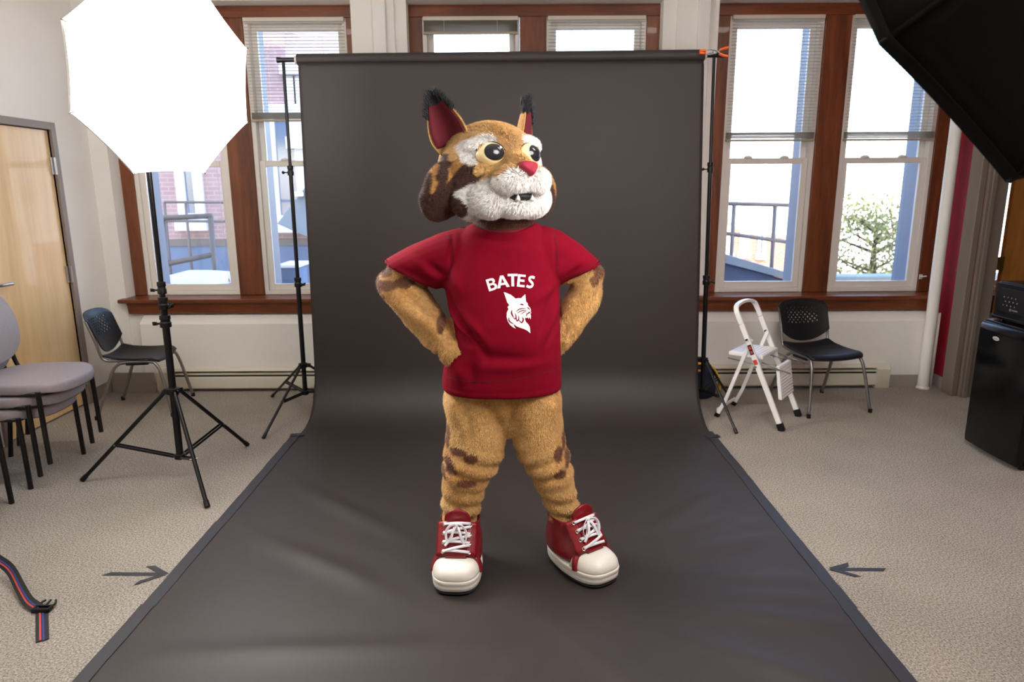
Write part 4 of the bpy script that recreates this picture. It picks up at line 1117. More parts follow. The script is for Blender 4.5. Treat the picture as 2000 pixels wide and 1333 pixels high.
# ---------------------------------------------------------------- fur suit: legs, seat, trunk, arms and paws in one surface
def build_suit():
    b = MB()
    ring = lambda x, y, z, rx, ry, p=2.2: ell_ring((x, y, z), rx, ry, 28, p=p)
    # legs
    b.loft([ring(-.232, 2.795, .06, .058, .058), ring(-.232, 2.792, .20, .070, .068), ring(-.224, 2.785, .28, .084, .09), ring(-.208, 2.78, .37, .096, .105), ring(-.182, 2.785, .46, .116, .125), ring(-.160, 2.80, .56, .128, .14), ring(-.150, 2.81, .66, .130, .155), ring(-.150, 2.815, .76, .138, .165), ring(-.130, 2.815, .86, .13, .16)])
    b.loft([ring(.240, 2.806, .06, .054, .054), ring(.234, 2.804, .20, .064, .066), ring(.206, 2.797, .30, .076, .086), ring(.176, 2.79, .38, .086, .10), ring(.146, 2.79, .47, .100, .12), ring(.116, 2.80, .56, .110, .135), ring(.100, 2.81, .66, .112, .15), ring(.088, 2.815, .76, .120, .16), ring(.06, 2.815, .86, .12, .155)])
    b.loft([ring(-.02, 2.815, .59, .045, .07), ring(-.022, 2.815, .64, .10, .11), ring(-.03, 2.815, .71, .17, .14), ring(-.038, 2.815, .80, .235, .165), ring(-.04, 2.81, .95, .215, .165), ring(-.045, 2.81, 1.15, .20, .15), ring(-.045, 2.81, 1.35, .19, .12), ring(-.04, 2.805, 1.44, .13, .10), ring(-.025, 2.79, 1.52, .11, .105), ring(-.02, 2.785, 1.58, .10, .10)])
    # arms
    b.tube(smooth_path([(-.15, 2.81, 1.40), (-.29, 2.835, 1.335), (-.42, 2.85, 1.278), (-.478, 2.845, 1.24), (-.44, 2.82, 1.19), (-.36, 2.775, 1.105), (-.285, 2.735, 1.03), (-.262, 2.722, 1.005)], 5),
           [0.08] * 5 + [.078] * 5 + [.076] * 5 + [.076] * 5 + [.075] * 5 + [.072] * 5 + [.064] * 6, 20)
    b.tube(smooth_path([(.08, 2.81, 1.40), (.20, 2.84, 1.335), (.275, 2.86, 1.285), (.312, 2.86, 1.25), (.308, 2.85, 1.20), (.275, 2.84, 1.12), (.235, 2.835, 1.05), (.222, 2.835, 1.03)], 5),
           [0.075] * 5 + [.070] * 5 + [.066] * 5 + [.066] * 5 + [.066] * 5 + [.064] * 5 + [.058] * 6, 20)
    # paws: palm on the hip, fingers turned down and back, thumb forward
    def paw(c, dirs, base_r, thumb):
        c = Vector(c)
        b.ball(c, 0.05, 0.052, 0.058)
        for (tx, ty, tz, r) in dirs:
            p = c + Vector((tx, ty, tz)); m_ = c + Vector((tx * .55 - 0.006, ty * .55, tz * .55 + 0.006))
            b.tube(smooth_path([c, m_, p], 4), [r * 1.1] * 4 + [r] * 4 + [r * .75], 12)
        p = c + Vector(thumb); b.tube(smooth_path([c, c + Vector(thumb) * .55 + Vector((0, 0, .012)), p], 4), [0.024] * 4 + [.021] * 4 + [.015], 12)
    paw((-.243, 2.70, .985), [(0.028, -.030, -.062, .020), (0.018, -.004, -.070, .021), (0.006, .026, -.062, .020), (-.004, .052, -.045, .018)], .05, (0.05, -.045, -.012))
    paw((.205, 2.825, 1.005), [(-.02, -.03, -.060, .020), (-.014, -.004, -.068, .021), (-.006, .026, -.062, .020), (0.0, .052, -.045, .018)], .05, (-.045, -.045, -.01))
    me = blend_mesh(b, 0.0085, 5)
    P = verts_np(me); N = normals_np(me)
    x, y, z = P.T
    d = 0.018 * hash_noise(P, 9, 1) + 0.005 * hash_noise(P, 22, 2)
    # soft horizontal folds above the shoes, behind the knees and along the sleeves of the suit
    low = np.clip((0.42 - z) / 0.2, 0, 1)
    d += low * 0.009 * np.sin(z * 95 + 14 * x + 6 * y)
    knee = np.exp(-((z - 0.47) / 0.08) ** 2); d += knee * 0.007 * np.sin(z * 80 - 30 * np.abs(x))
    arm = ((np.abs(x + .04) > 0.25) & (z > 0.95))
    d += arm * 0.008 * np.sin(70 * (z * 0.7 - 0.7 * np.abs(x + .04)) + 3 * np.sin(14 * y))
    # diagonal drag folds from the seat
    front = np.clip((2.80 - y) / 0.1, 0, 1)
    for (px, py, qx, qy, am, wd) in ((880, 770, 905, 830, .010, .016), (905, 775, 920, 850, -.007, .02), (1010, 775, 990, 850, -.009, .018), (955, 780, 985, 850, -.004, .02), (1075, 780, 1085, 830, .006, .02)):
        p, q = at(px, py, 2.68), at(qx, qy, 2.68); dx_, dz_ = q.x - p.x, q.z - p.z; L = math.hypot(dx_, dz_)
        u = ((x - p.x) * dx_ + (z - p.z) * dz_) / L / L; e = ((x - p.x) * dz_ - (z - p.z) * dx_) / L
        d += front * 1.7 * am * np.exp(-(e / wd) ** 2) * np.clip(1.3 - np.abs(u - .5) * 1.6, 0, 1)
    P2 = P + N * d[:, None]
    # the seat and the trunk stay under the shirt
    set_verts(me, P2)
    SP = []
    for (px, py, rx, ry, Y) in ((872, 852, 7, 24, 2.72), (893, 884, 17, 8, 2.67), (919, 897, 13, 9, 2.66), (876, 902, 11, 9, 2.70), (881, 919, 13, 8, 2.69), (864, 925, 8, 14, 2.74), (911, 943, 18, 8, 2.68),
                                (1090, 887, 9, 14, 2.70), (1102, 858, 5, 22, 2.74), (1093, 925, 12, 9, 2.70), (1107, 893, 6, 16, 2.76),
                                (752, 528, 16, 12, 2.80), (757, 556, 22, 10, 2.80), (790, 552, 18, 9, 2.77), (735, 545, 9, 20, 2.84), (1168, 528, 10, 16, 2.84), (1160, 548, 8, 10, 2.82), (862, 632, 8, 16, 2.70), (745, 575, 12, 8, 2.82)):
        c = at(px, py, Y); SP.append((c, rx * 0.0025, ry * 0.0025))
    def col(Q):
        out = TAN + (TAN2 - TAN) * np.clip(0.5 + 1.3 * hash_noise(Q, 11, 3), 0, 1)[:, None]
        jit = 0.5 * hash_noise(Q, 60, 4)
        for c, rx, rz in SP:
            e = ((Q[:, 0] - c.x) / rx) ** 2 + ((Q[:, 2] - c.z) / rz) ** 2 + ((Q[:, 1] - c.y) / 0.09) ** 2
            k = np.clip((1.1 + jit - e) * 2.5, 0, 1)[:, None]; out = out * (1 - k) + MIDB * k
        nk = np.clip((Q[:, 2] - 1.44) / 0.03, 0, 1)[:, None]; out = out * (1 - nk) + (BROWN * 1.5) * nk
        return out
    set_col(me, col(P2))
    o = link('fur_suit', me, 'fur', person, smooth=True, world=True)
    def mask(p, nn):
        hidden = (p[:, 2] > 0.86) & (np.abs(p[:, 0] + .04) < 0.235) & (p[:, 2] < 1.45) & (p[:, 1] < 2.98) & ~((p[:, 1] < 2.70) & (p[:, 2] < 1.06) & (p[:, 0] < -.2))
        return (~hidden) & (nn[:, 1] < 0.55)
    comb = lambda p, nn: np.stack([np.zeros(len(p)), np.zeros(len(p)) - .1, -np.ones(len(p))], 1)
    fur_blades('suit_fur', me, col, 200000, 0.0115, 0.0014, comb, o, mask, 0.45, seed=3)
    return o, me
suit, suit_me = build_suit()

# ---------------------------------------------------------------- T-shirt
def build_shirt():
    b = MB()
    R3 = lambda x0, x1, y, ry, z, p=2.5: ell_ring(((x0 + x1) / 2, y, z), (x1 - x0) / 2, ry, 36, p=p)
    rings = [R3(-.22, .14, 2.81, .14, .95), R3(-.262, .182, 2.81, .178, .85), R3(-.272, .192, 2.81, .187, .806), R3(-.289, .208, 2.81, .200, .802), R3(-.292, .210, 2.81, .204, .82), R3(-.287, .206, 2.805, .205, .88), R3(-.272, .203, 2.80, .208, .95), R3(-.243, .200, 2.795, .207, 1.03),
             R3(-.243, .198, 2.795, .200, 1.10), R3(-.262, .196, 2.80, .190, 1.17), R3(-.278, .194, 2.805, .178, 1.25), R3(-.272, .186, 2.81, .162, 1.33), R3(-.250, .170, 2.81, .138, 1.40), R3(-.215, .140, 2.81, .122, 1.445), R3(-.170, .108, 2.805, .118, 1.475), R3(-.145, .092, 2.80, .113, 1.488), R3(-.13, .078, 2.80, .10, 1.485), R3(-.12, .07, 2.80, .09, 1.44)]
    b.loft(rings)
    def sleeve(ends, ys, rd):
        rr = []
        for (tx, tz, bx, bz), y, d in zip(ends, ys, rd):
            c = Vector(((tx + bx) / 2, y, (tz + bz) / 2)); h = Vector((tx - bx, 0, tz - bz)); L = h.length / 2
            rr.append(ell_ring(c, L, d, 24, h.normalized(), (0, 1, 0), 2.2))
        b.loft(rr)
    sleeve([(-.12, 1.478, -.24, 1.24), (-.225, 1.462, -.285, 1.222), (-.29, 1.445, -.300, 1.218), (-.40, 1.398, -.312, 1.216), (-.485, 1.355, -.320, 1.222), (-.528, 1.330, -.324, 1.227), (-.512, 1.328, -.336, 1.236), (-.44, 1.36, -.33, 1.26)],
           [2.81, 2.812, 2.82, 2.832, 2.84, 2.845, 2.845, 2.84], [.115, .115, .112, .110, .108, .107, .096, .09])
    sleeve([(.06, 1.478, .15, 1.25), (.150, 1.465, .19, 1.236), (.20, 1.448, .203, 1.232), (.285, 1.392, .214, 1.236), (.345, 1.338, .228, 1.246), (.371, 1.314, .236, 1.252), (.358, 1.314, .246, 1.262), (.31, 1.35, .24, 1.28)],
           [2.81, 2.815, 2.825, 2.845, 2.855, 2.86, 2.86, 2.855], [.112, .11, .106, .102, .098, .096, .086, .08])
    me = blend_mesh(b, 0.0065, 5)
    P = verts_np(me); N = normals_np(me); x, y, z = P.T
    front = np.clip((2.78 - y) / 0.08, 0, 1)
    d = 0.007 * hash_noise(P, 6, 11) + 0.0025 * hash_noise(P, 16, 12)
    F = [(866, 575, 950, 690, -.011, .010), (872, 600, 930, 672, .010, .009), (890, 600, 955, 665, .006, .012), (882, 640, 925, 672, -.009, .009), (1092, 560, 1058, 640, -.008, .010), (1094, 590, 1062, 660, .007, .009), (1094, 625, 1070, 672, -.006, .008), (1090, 560, 1040, 590, .005, .012),
         (880, 520, 900, 580, .007, .014), (868, 545, 830, 520, -.008, .010), (850, 550, 795, 505, .008, .012), (830, 556, 770, 528, -.008, .010), (1100, 545, 1150, 505, .007, .010), (1112, 545, 1160, 520, -.007, .009), (1098, 530, 1120, 480, -.007, .012),
         (880, 450, 878, 540, -.004, .006), (1086, 450, 1088, 540, -.004, .006), (920, 690, 1050, 700, -.006, .016), (940, 715, 1080, 705, .004, .014), (880, 700, 905, 745, .008, .02), (925, 700, 920, 750, -.006, .014), (960, 480, 1060, 500, .003, .02)]
    for (px, py, qx, qy, am, wd) in F:
        p, q = at(px, py, 2.65), at(qx, qy, 2.65); dx_, dz_ = q.x - p.x, q.z - p.z; L = math.hypot(dx_, dz_)
        u = ((x - p.x) * dx_ + (z - p.z) * dz_) / L / L; e = ((x - p.x) * dz_ - (z - p.z) * dx_) / L
        d += front * 1.9 * am * np.exp(-(e / (wd * 1.5)) ** 2) * np.clip(1.25 - np.abs(u - .5) * 1.9, 0, 1)
    # hem seam
    d += -0.003 * np.exp(-((z - 0.832 - 0.0 * x) / 0.003) ** 2)
    P2 = P + N * d[:, None]
    nw = np.clip((P2[:, 2] - 1.41) / .05, 0, 1) * np.clip((2.81 - P2[:, 1]) / .1, 0, 1) * np.exp(-((P2[:, 0] + .026) / .12) ** 2)
    P2[:, 2] -= 0.036 * nw
    set_verts(me, P2)
    o = link('shirt', me, 'shirt_cotton', person, smooth=True, world=True)
    # ribbed collar, neck opening
    ring = [Vector((-.0265 + .108 * math.cos(a), 2.80 + .108 * math.sin(a), 1.490 - 0.036 * max(0, -math.sin(a)) ** .8)) for a in [2 * PI * k / 48 for k in range(49)]]
    MB().tube(ring, 0.008, 8, False).build('collar', 'shirt_rib', o, smooth=True)
    return o, me
shirt, shirt_me = build_shirt()
bm = bmesh.new(); bm.from_mesh(shirt_me); shirt_bvh = BVHTree.FromBMesh(bm); bm.free()
CAMPOS = Vector((0, 0, CAM_H))
def decal(name, polys, m_, parent, off=0.0015):
    """flat print laid on the shirt: each outline is a small patch of cloth-thin geometry that follows the surface"""
    V, F = [], []
    for poly in polys:
        bb = bmesh.new()
        vs = [bb.verts.new((p[0], p[1], 0)) for p in poly]
        for t in tessellate_polygon([[Vector((p[0], p[1], 0)) for p in poly]]):
            try: bb.faces.new([vs[i] for i in t])
            except ValueError: pass
        for _ in range(2):
            es = [e for e in bb.edges if e.calc_length() > 4.0]
            if es: bmesh.ops.subdivide_edges(bb, edges=es, cuts=1)
            bmesh.ops.triangulate(bb, faces=bb.faces)
        bb.verts.index_update(); n = len(V)
        for v in bb.verts:
            r = _ray(v.co.x, v.co.y).normalized(); h = shirt_bvh.ray_cast(CAMPOS, r)
            p = h[0] if h[0] else CAMPOS + r * 2.65
            V.append(p + (h[1] if h[0] else Vector((0, -1, 0))) * off)
        F += [tuple(n + v.index for v in f.verts) for f in bb.faces]
        bb.free()
    me = bpy.data.meshes.new(name); me.from_pydata([tuple(v) for v in V], [], F)
    o = link(name, me, m_, parent, smooth=True)
    return o
# letters of the chest print: bold strokes as outlines in a unit box (x 0..1, y 0..1)
def letter(ch):
    if ch == 'B':
        o1 = [(0, 0), (.55, 0), (.80, .06), (.92, .26), (.86, .44), (.68, .53), (.82, .62), (.86, .78), (.74, .95), (.5, 1), (0, 1)]
        return [[(0, 0), (.24, 0), (.24, 1), (0, 1)], [(.24, .82), (.5, .82), (.60, .74), (.58, .63), (.48, .60), (.24, .60), (.24, .43), (.5, .43), (.64, .37), (.66, .27), (.58, .19), (.5, .18), (.24, .18), (.24, 0), (.55, 0), (.80, .06), (.92, .26), (.86, .44), (.68, .53), (.82, .62), (.86, .78), (.74, .95), (.5, 1), (.24, 1)]]
    if ch == 'A':
        return [[(0, 0), (.25, 0), (.33, .24), (.67, .24), (.75, 0), (1, 0), (.63, 1), (.37, 1)][:2] + [(.5, .78), (.75, 0), (1, 0), (.63, 1), (.37, 1)], [(.30, .22), (.70, .22), (.64, .40), (.36, .40)]]
    if ch == 'T':
        return [[(.36, 0), (.62, 0), (.62, .81), (.95, .81), (.95, 1), (.03, 1), (.03, .81), (.36, .81)]]
    if ch == 'E':
        return [[(0, 0), (.75, 0), (.75, .18), (.25, .18), (.25, .42), (.69, .42), (.69, .60), (.25, .60), (.25, .82), (.75, .82), (.75, 1), (0, 1)]]
    if ch == 'S':
        out, inn = [], []
        path = [(.76, .88), (.62, .905), (.45, .905), (.28, .84), (.23, .73), (.30, .62), (.46, .53), (.62, .44), (.69, .32), (.64, .19), (.48, .10), (.30, .095), (.08, .14)]
        pp = smooth_path([(x, y, 0) for x, y in path], 3)
        for i, p in enumerate(pp):
            d = (pp[min(i + 1, len(pp) - 1)] - pp[max(i - 1, 0)]).normalized(); n = Vector((-d.y, d.x, 0))
            out.append((p + n * 0.105).to_tuple()[:2]); inn.append((p - n * 0.105).to_tuple()[:2])
        return [out + inn[::-1]]
for ch, (cx, cy, w, h, rot) in zip('BATES', ((961.5, 555.5, 20, 24, -17), (981.5, 550.5, 25, 24, -9), (1001.5, 547.5, 21, 24.5, -1), (1020.5, 549, 20, 24.5, 6), (1037.5, 551.5, 18.5, 24.5, 11))):
    r = R_(rot); polys = []
    for po in letter(ch):
        q = []
        for (u, v) in po:
            a, b_ = (u - .5) * w, -(v - .5) * h
            q.append((cx + a * math.cos(r) - b_ * math.sin(r), cy + a * math.sin(r) + b_ * math.cos(r)))
        polys.append(q)
    decal('printed_letter', polys, 'print_white', shirt)
CR = lambda pts: [(700 + x / 3.702, 420 + y / 3.702) for x, y in pts]
emblem = decal('printed_emblem', [CR([(1050, 558), (1075, 566), (1102, 578), (1120, 592), (1136, 606), (1155, 602), (1176, 603), (1190, 588), (1206, 574), (1209, 600), (1211, 626), (1224, 640), (1226, 656), (1238, 668), (1247, 684), (1244, 698), (1250, 708), (1243, 716), (1247, 732), (1244, 757), (1236, 738), (1230, 752), (1222, 742), (1212, 748), (1207, 741), (1203, 756), (1212, 776), (1228, 792), (1239, 812), (1243, 857), (1222, 838), (1198, 826), (1168, 816), (1142, 806), (1124, 790), (1127, 806), (1138, 823), (1118, 814), (1096, 796), (1080, 770), (1071, 738), (1073, 706), (1085, 682), (1078, 668), (1090, 652), (1076, 634), (1066, 604), (1058, 580)])], 'print_white', shirt)
def slit(pts, w):
    pp = smooth_path([(x, y, 0) for x, y in pts], 4); a, c = [], []
    for i, p in enumerate(pp):
        d = (pp[min(i + 1, len(pp) - 1)] - pp[max(i - 1, 0)]).normalized(); n = Vector((-d.y, d.x, 0)); k = w * (0.25 + math.sin(PI * i / (len(pp) - 1)))
        a.append((p + n * k).to_tuple()[:2]); c.append((p - n * k).to_tuple()[:2])
    return CR(a + c[::-1])
decal('emblem_line', [slit(s_, w) for s_, w in (([(1168, 648), (1182, 648), (1194, 654)], 4), ([(1138, 700), (1170, 680), (1212, 678)], 2.6), ([(1146, 712), (1180, 694), (1216, 690)], 2.6), ([(1172, 722), (1196, 704), (1218, 698)], 2.2),
      ([(1110, 690), (1108, 712), (1122, 742)], 4), ([(1122, 742), (1134, 752), (1140, 738), (1134, 712)], 3), ([(1140, 738), (1146, 768), (1160, 752), (1156, 728)], 3), ([(1160, 760), (1180, 780), (1192, 756), (1182, 740)], 4), ([(1088, 742), (1092, 770), (1124, 790)], 3.4), ([(1218, 672), (1230, 676), (1238, 690)], 2.6), ([(1214, 738), (1216, 720), (1232, 710), (1246, 709)], 3.2), ([(1226, 700), (1234, 706), (1243, 700)], 2.2))], 'shirt_cotton', emblem, 0.0024)

# seams of the shirt: armholes, hems
def seam_path(pts, w=0.9):
    pp = smooth_path([(x, y, 0) for x, y in pts], 5); a, c = [], []
    for i, p in enumerate(pp):
        d = (pp[min(i + 1, len(pp) - 1)] - pp[max(i - 1, 0)]).normalized(); n = Vector((-d.y, d.x, 0))
        a.append((p + n * w).to_tuple()[:2]); c.append((p - n * w).to_tuple()[:2])
    return a + c[::-1]
mat('stitching', srgb(84, 2, 20), 0.9)
for pts in ([(873, 456), (880, 478), (882, 510), (876, 545)], [(1080, 452), (1087, 474), (1088, 510), (1088, 542)], [(872, 736), (905, 744), (940, 747), (985, 745), (1040, 735), (1092, 720)], [(752, 507), (775, 523), (805, 540), (838, 553)], [(1172, 510), (1150, 524), (1128, 536), (1112, 542)]):
    decal('seam', [seam_path(pts, 0.7)], 'stitching', shirt, 0.001)

# ---------------------------------------------------------------- costume head
HC = Vector((-0.076, 2.765, 1.676)); HYAW = R_(31)
head_m = Matrix.Translation(HC) @ Matrix.Rotation(HYAW, 4, 'Z') @ Matrix.Rotation(R_(-4), 4, 'X') @ Matrix.Diagonal((1.0, 1.0, 0.92, 1.0))
def build_head():
    b = MB()
    b.ball((0, 0.01, 0.02), 0.198, 0.190, 0.185, 32, 20)
    b.ball((0, 0.0, -0.06), 0.20, 0.18, 0.13, 32, 20)
    for sg in (-1, 1):
        b.ball((sg * 0.188, 0.012, -0.062), 0.095, 0.062, 0.115, 24, 16, Matrix.Rotation(R_(-24 * sg), 3, 'Y') @ Matrix.Rotation(R_(-12 * sg), 3, 'Z'))
        b.ball((sg * 0.222, 0.022, -0.105), 0.072, 0.048, 0.085, 24, 16, Matrix.Rotation(R_(-10 * sg), 3, 'Y'))
        b.ball((sg * 0.045, -0.222, -0.052), 0.062, 0.062, 0.058, 24, 16)        # whisker pads
        b.ball((sg * 0.085, -0.135, -0.115), 0.075, 0.075, 0.075, 24, 16)        # lower cheeks
        b.ball((sg * 0.085, -0.105, 0.095), 0.070, 0.05, 0.045, 20, 12)            # brow
    for sg in (-1, 1): b.ball((sg * 0.125, -0.065, -0.115), 0.075, 0.07, 0.075, 24, 16)
    b.ball((0, -0.185, -0.03), 0.082, 0.085, 0.062, 24, 16)
    b.ball((0, -0.155, 0.015), 0.058, 0.10, 0.052, 24, 16)                       # bridge of the nose
    b.ball((0, -0.165, -0.138), 0.088, 0.075, 0.052, 24, 16)                     # chin
    me = blend_mesh(b, 0.0075, 12)
    P = verts_np(me); N = normals_np(me)
    # eye sockets and the mouth are pressed in
    x, y, z = P.T
    d = 0.006 * hash_noise(P, 14, 21)
    for sg in (-1, 1):
        d -= 0.022 * np.exp(-(((x - sg * .080) / .05) ** 2 + ((z - .058) / .04) ** 2)) * (y < -.05)
    d -= 0.030 * np.exp(-((x / .055) ** 2 + ((z + .112) / .016) ** 2)) * (y < -.10)
    P2 = P + N * d[:, None]
    set_verts(me, P2)
    def col(Q):
        x, y, z = Q.T; ax = np.abs(x)
        j = 0.02 * hash_noise(Q, 40, 22) + 0.022 * hash_noise(Q, 17, 23)
        out = TAN + (TAN2 - TAN) * np.clip(0.45 + 1.4 * hash_noise(Q, 12, 24), 0, 1)[:, None]
        def mixin(mask, c):
            nonlocal out
            k = np.clip(mask / 0.006 + 0.5, 0, 1)[:, None]; out = out * (1 - k) + c * k
        # ruffs: dark brown with tan tongues running down from the cheek
        ruff = np.minimum(ax - 0.128 - 0.35 * np.maximum(z + 0.02, -0.05) + j, -z + 0.045 + 0.2 * (ax - .15) + j)
        mixin(ruff, BROWN)
        for (x0, z0, x1, z1, w) in ((.150, .075, .215, -.045, .016), (.235, .03, .272, -.10, .012)):
            u = np.clip(((ax - x0) * (x1 - x0) + (z - z0) * (z1 - z0)) / ((x1 - x0) ** 2 + (z1 - z0) ** 2), 0, 1)
            e = np.hypot(ax - (x0 + u * (x1 - x0)), z - (z0 + u * (z1 - z0))); mixin(w * (1 - u) + .002 - e + j * .4, TAN2)
        for (x0, z0, x1, z1, w) in ((.20, -.06, .125, .03, .02), (.17, -.075, .105, -.012, .015), (.235, -.02, .185, .075, .013)):
            u = np.clip(((ax - x0) * (x1 - x0) + (z - z0) * (z1 - z0)) / ((x1 - x0) ** 2 + (z1 - z0) ** 2), 0, 1)
            e = np.hypot(ax - (x0 + u * (x1 - x0)), z - (z0 + u * (z1 - z0))); mixin(w * (1 - u) + .002 - e + j * .4, BROWN)
        mixin(np.minimum(-z - 0.165 + j * .5, y + .04), BROWN * 1.4)
        # white lower face and muzzle
        white = np.minimum.reduce([-y + 0.01 + j, 0.19 - ax + j + 0.25 * np.minimum(0, z + .08), -z - 0.012 - 0.62 * np.maximum(0, ax - 0.072) + j * .6])
        mixin(white, WHITE)
        # bridge of the nose stays tan
        # white brows round the outside of the eyes
        e = np.hypot((ax - 0.086) / 1.25, (z - 0.068)); 
        brow = np.minimum.reduce([0.068 - e + j * .3, e - 0.030, np.maximum(z - 0.100, ax - 0.122), -y - 0.02, z - 0.022, ax - 0.050])
        mixin(brow, WHITE)
        return out
    set_col(me, col(P2))
    o = link('costume_head', me, 'fur', person, smooth=True)
    o.matrix_parent_inverse = Matrix.Translation(-person.location)
    o.matrix_basis = head_m
    def comb(p, nn):
        return np.stack([np.clip(p[:, 0] / 0.1, -1, 1) * 0.5, 0.5 + 0 * p[:, 0], -0.6 * np.ones(len(p))], 1)
    def ln(p):
        w = np.minimum(-p[:, 1] - 0.06, -p[:, 2]) > 0
        return np.where(w, 1.25, 1.0)
    fur_blades('head_fur', me, col, 150000, 0.016, 0.0016, comb, o, lambda p, nn: ~((((np.abs(p[:, 0]) - .080) / .048) ** 2 + ((p[:, 2] - .058) / .038) ** 2 < 1) & (p[:, 1] < -.05)) & ~((np.abs(p[:, 0]) < .05) & (np.abs(p[:, 2] + .113) < .014) & (p[:, 1] < -.1)), 0.45, seed=5, len_fn=ln)
    # eyes
    for sg in (-1, 1):
        c = Vector((sg * 0.079, -0.133, 0.060))
        rot = Matrix.Rotation(R_(16 * sg), 3, 'Z')
        e = MB().ball(c, 0.056, 0.050, 0.046, 32, 20, rot).build('eye', 'eye_cream', o, smooth=True)
        # iris disc: a cap of the same ball, pushed out a little, looking to the head's left and up
        look = Vector((0.24, -1, 0.14)).normalized()
        X, Y2 = frame_of(look)
        rings = []
        for k in range(1, 9):
            a = 0.80 * k / 8; ring = []
            for i in range(28):
                t = 2 * PI * i / 28; dr = look * math.cos(a) + (X * math.cos(t) + Y2 * math.sin(t)) * math.sin(a)
                ring.append(c + rot @ Vector((dr.x * 0.0568, dr.y * 0.0508, dr.z * 0.0468)))
            rings.append(ring)
        MB().loft(rings, True, False).build('pupil', 'pupil_dark', e, smooth=True)
        g = c + rot @ Vector(((look.x + .30) * 0.0572, (look.y) * 0.0512 * 0.93, (look.z + .30) * 0.0472))
        MB().ball(g, 0.0052, 0.003, 0.0052, 14, 8).build('glint', 'eye_glint', e, smooth=True)
        # lid line of dark cloth over the eye
        pts = []
        for k in range(15):
            a = R_(15 + 150 * k / 14)
            v = Vector((math.cos(a) * .99, -0.30, math.sin(a) * .99)).normalized()
            pts.append(c + rot @ Vector((v.x * .0585, v.y * .0525, v.z * .0485)))
        MB().tube(pts, 0.0022, 6).build('lid_edge', 'mouth_dark', e, smooth=True)
    # nose: rounded triangle pad
    pro = [(-.036, .020), (-.020, .028), (.020, .028), (.036, .020), (.034, .006), (.012, -.024), (0, -.031), (-.012, -.024), (-.034, .006)]
    rings = []
    for s_, dy in ((0.55, .012), (1.0, .006), (1.08, -.008), (0.98, -.022), (0.72, -.031), (.3, -.034)):
        rings.append([(u * s_, -0.262 + dy + 0.010 * (v / .03), -0.008 + v * s_) for u, v in pro])
    MB().loft(rings).build('nose', 'nose_cloth', o, smooth=True, sub=2)
    # mouth: dark slot with two small lower teeth
    MB().ball((0, -0.205, -0.112), 0.054, 0.042, 0.021, 28, 14).build('mouth', 'mouth_dark', o, smooth=True)
    for sg in (-1, 1):
        MB().lathe([(0.009, -0.004), (0.0085, 0.004), (0.005, 0.014), (0.001, 0.020)], 10, (sg * 0.030, -0.236, -0.124), (0, -0.15, 1)).build('tooth', 'tooth_white', o, smooth=True)
    # ears
    for sg in (-1, 1):
        base = Vector((sg * 0.152, 0.015, 0.125)); tip = base + Vector((sg * 0.056, 0.035, 0.190))
        ax = (tip - base).normalized(); nrm = Vector((sg * 0.76, -0.64, 0.15)); nrm = (nrm - ax * nrm.dot(ax)).normalized(); wd = ax.cross(nrm) * (1 if sg < 0 else -1)
        L = (tip - base).length
        prof = [(-0.18, .058), (-.02, .070), (.15, .075), (.35, .070), (.55, .057), (.75, .040), (.9, .022), (1.0, .006)]
        pp = smooth_path([(a, w, 0) for a, w in prof], 3)
        rings = []
        for q in pp:
            c = base + ax * L * q.x; w = q.y
            ring = []
            for k in range(24):
                t = 2 * PI * k / 24; cs, sn = math.cos(t), math.sin(t)
                dep = 0.016 * (w / .075) + .006
                yy = sn * dep
                if sn > 0: yy = -0.022 * (1 - cs * cs) * (w / .075) + dep * .35 * abs(cs) ** .5 * 0 + 0.004   # hollow front
                ring.append(c + wd * cs * w + nrm * (yy + 0.020 * cs * cs * (w / .075)))
            rings.append(ring)
        me2 = MB().loft(rings).mesh('ear')
        Pn = verts_np(me2)
        h = (Pn - np.array(base)) @ np.array(ax) / L
        colfn = lambda Q, base=base, ax=ax, L=L: np.where((((Q - np.array(base)) @ np.array(ax) / L) > 0.60)[:, None], np.array([.010, .011, .015]), TAN + (TAN2 - TAN) * np.clip(.5 + hash_noise(Q, 20, 31), 0, 1)[:, None])
        set_col(me2, colfn(Pn))
        ear = link('ear', me2, 'fur', o, smooth=True)
        N2 = np.array(nrm)
        fur_blades('ear_fur', me2, colfn, 16000, 0.010, 0.0011, np.array(ax), ear, lambda p, nn, N2=N2: (nn @ N2) < 0.55, 0.4, seed=9 + sg)
        # maroon lining in the hollow
        rings = []
        for q in pp[3:-5]:
            c = base + ax * L * q.x; w = q.y * 0.84; ring = []
            for k in range(13):
                cs = -1 + 2 * k / 12
                ring.append(c + wd * cs * w + nrm * (-0.022 * (1 - cs * cs) * (q.y / .075) + 0.0075 + 0.020 * cs * cs * (q.y / .075) * .8))
            rings.append(ring)
        li = MB().loft(rings, False, False, False).build('ear_lining', 'ear_cloth', ear, smooth=True)
        so = li.modifiers.new('s', 'SOLIDIFY'); so.thickness = 0.003; so.offset = 0
        # long black tuft on the tip
        g = np.random.default_rng(40 + sg); V, F = [], []
        axv, wv, nv = np.array(ax), np.array(wd), np.array(nrm)
        for k in range(2600):
            s_ = 0.56 + 0.44 * g.random(); w = np.interp(s_, [a for a, _ in prof], [b2 for _, b2 in prof])
            e = g.choice([-1, 1]) if (s_ < .85 or g.random() < .5) else g.uniform(-1, 1)
            p = np.array(base) + axv * L * s_ + wv * e * w * g.uniform(.85, 1.0) + nv * (g.uniform(-.012, .014) + 0.018 * e * e * (w / .075))
            if abs(e) < .8: p = p + nv * (-0.012)
            d = axv * (0.75 + .5 * s_) + wv * (e * 0.45 - sg * -0.0) + nv * g.normal() * .25 + g.normal(size=3) * .22 + np.array([0, 0, .1])
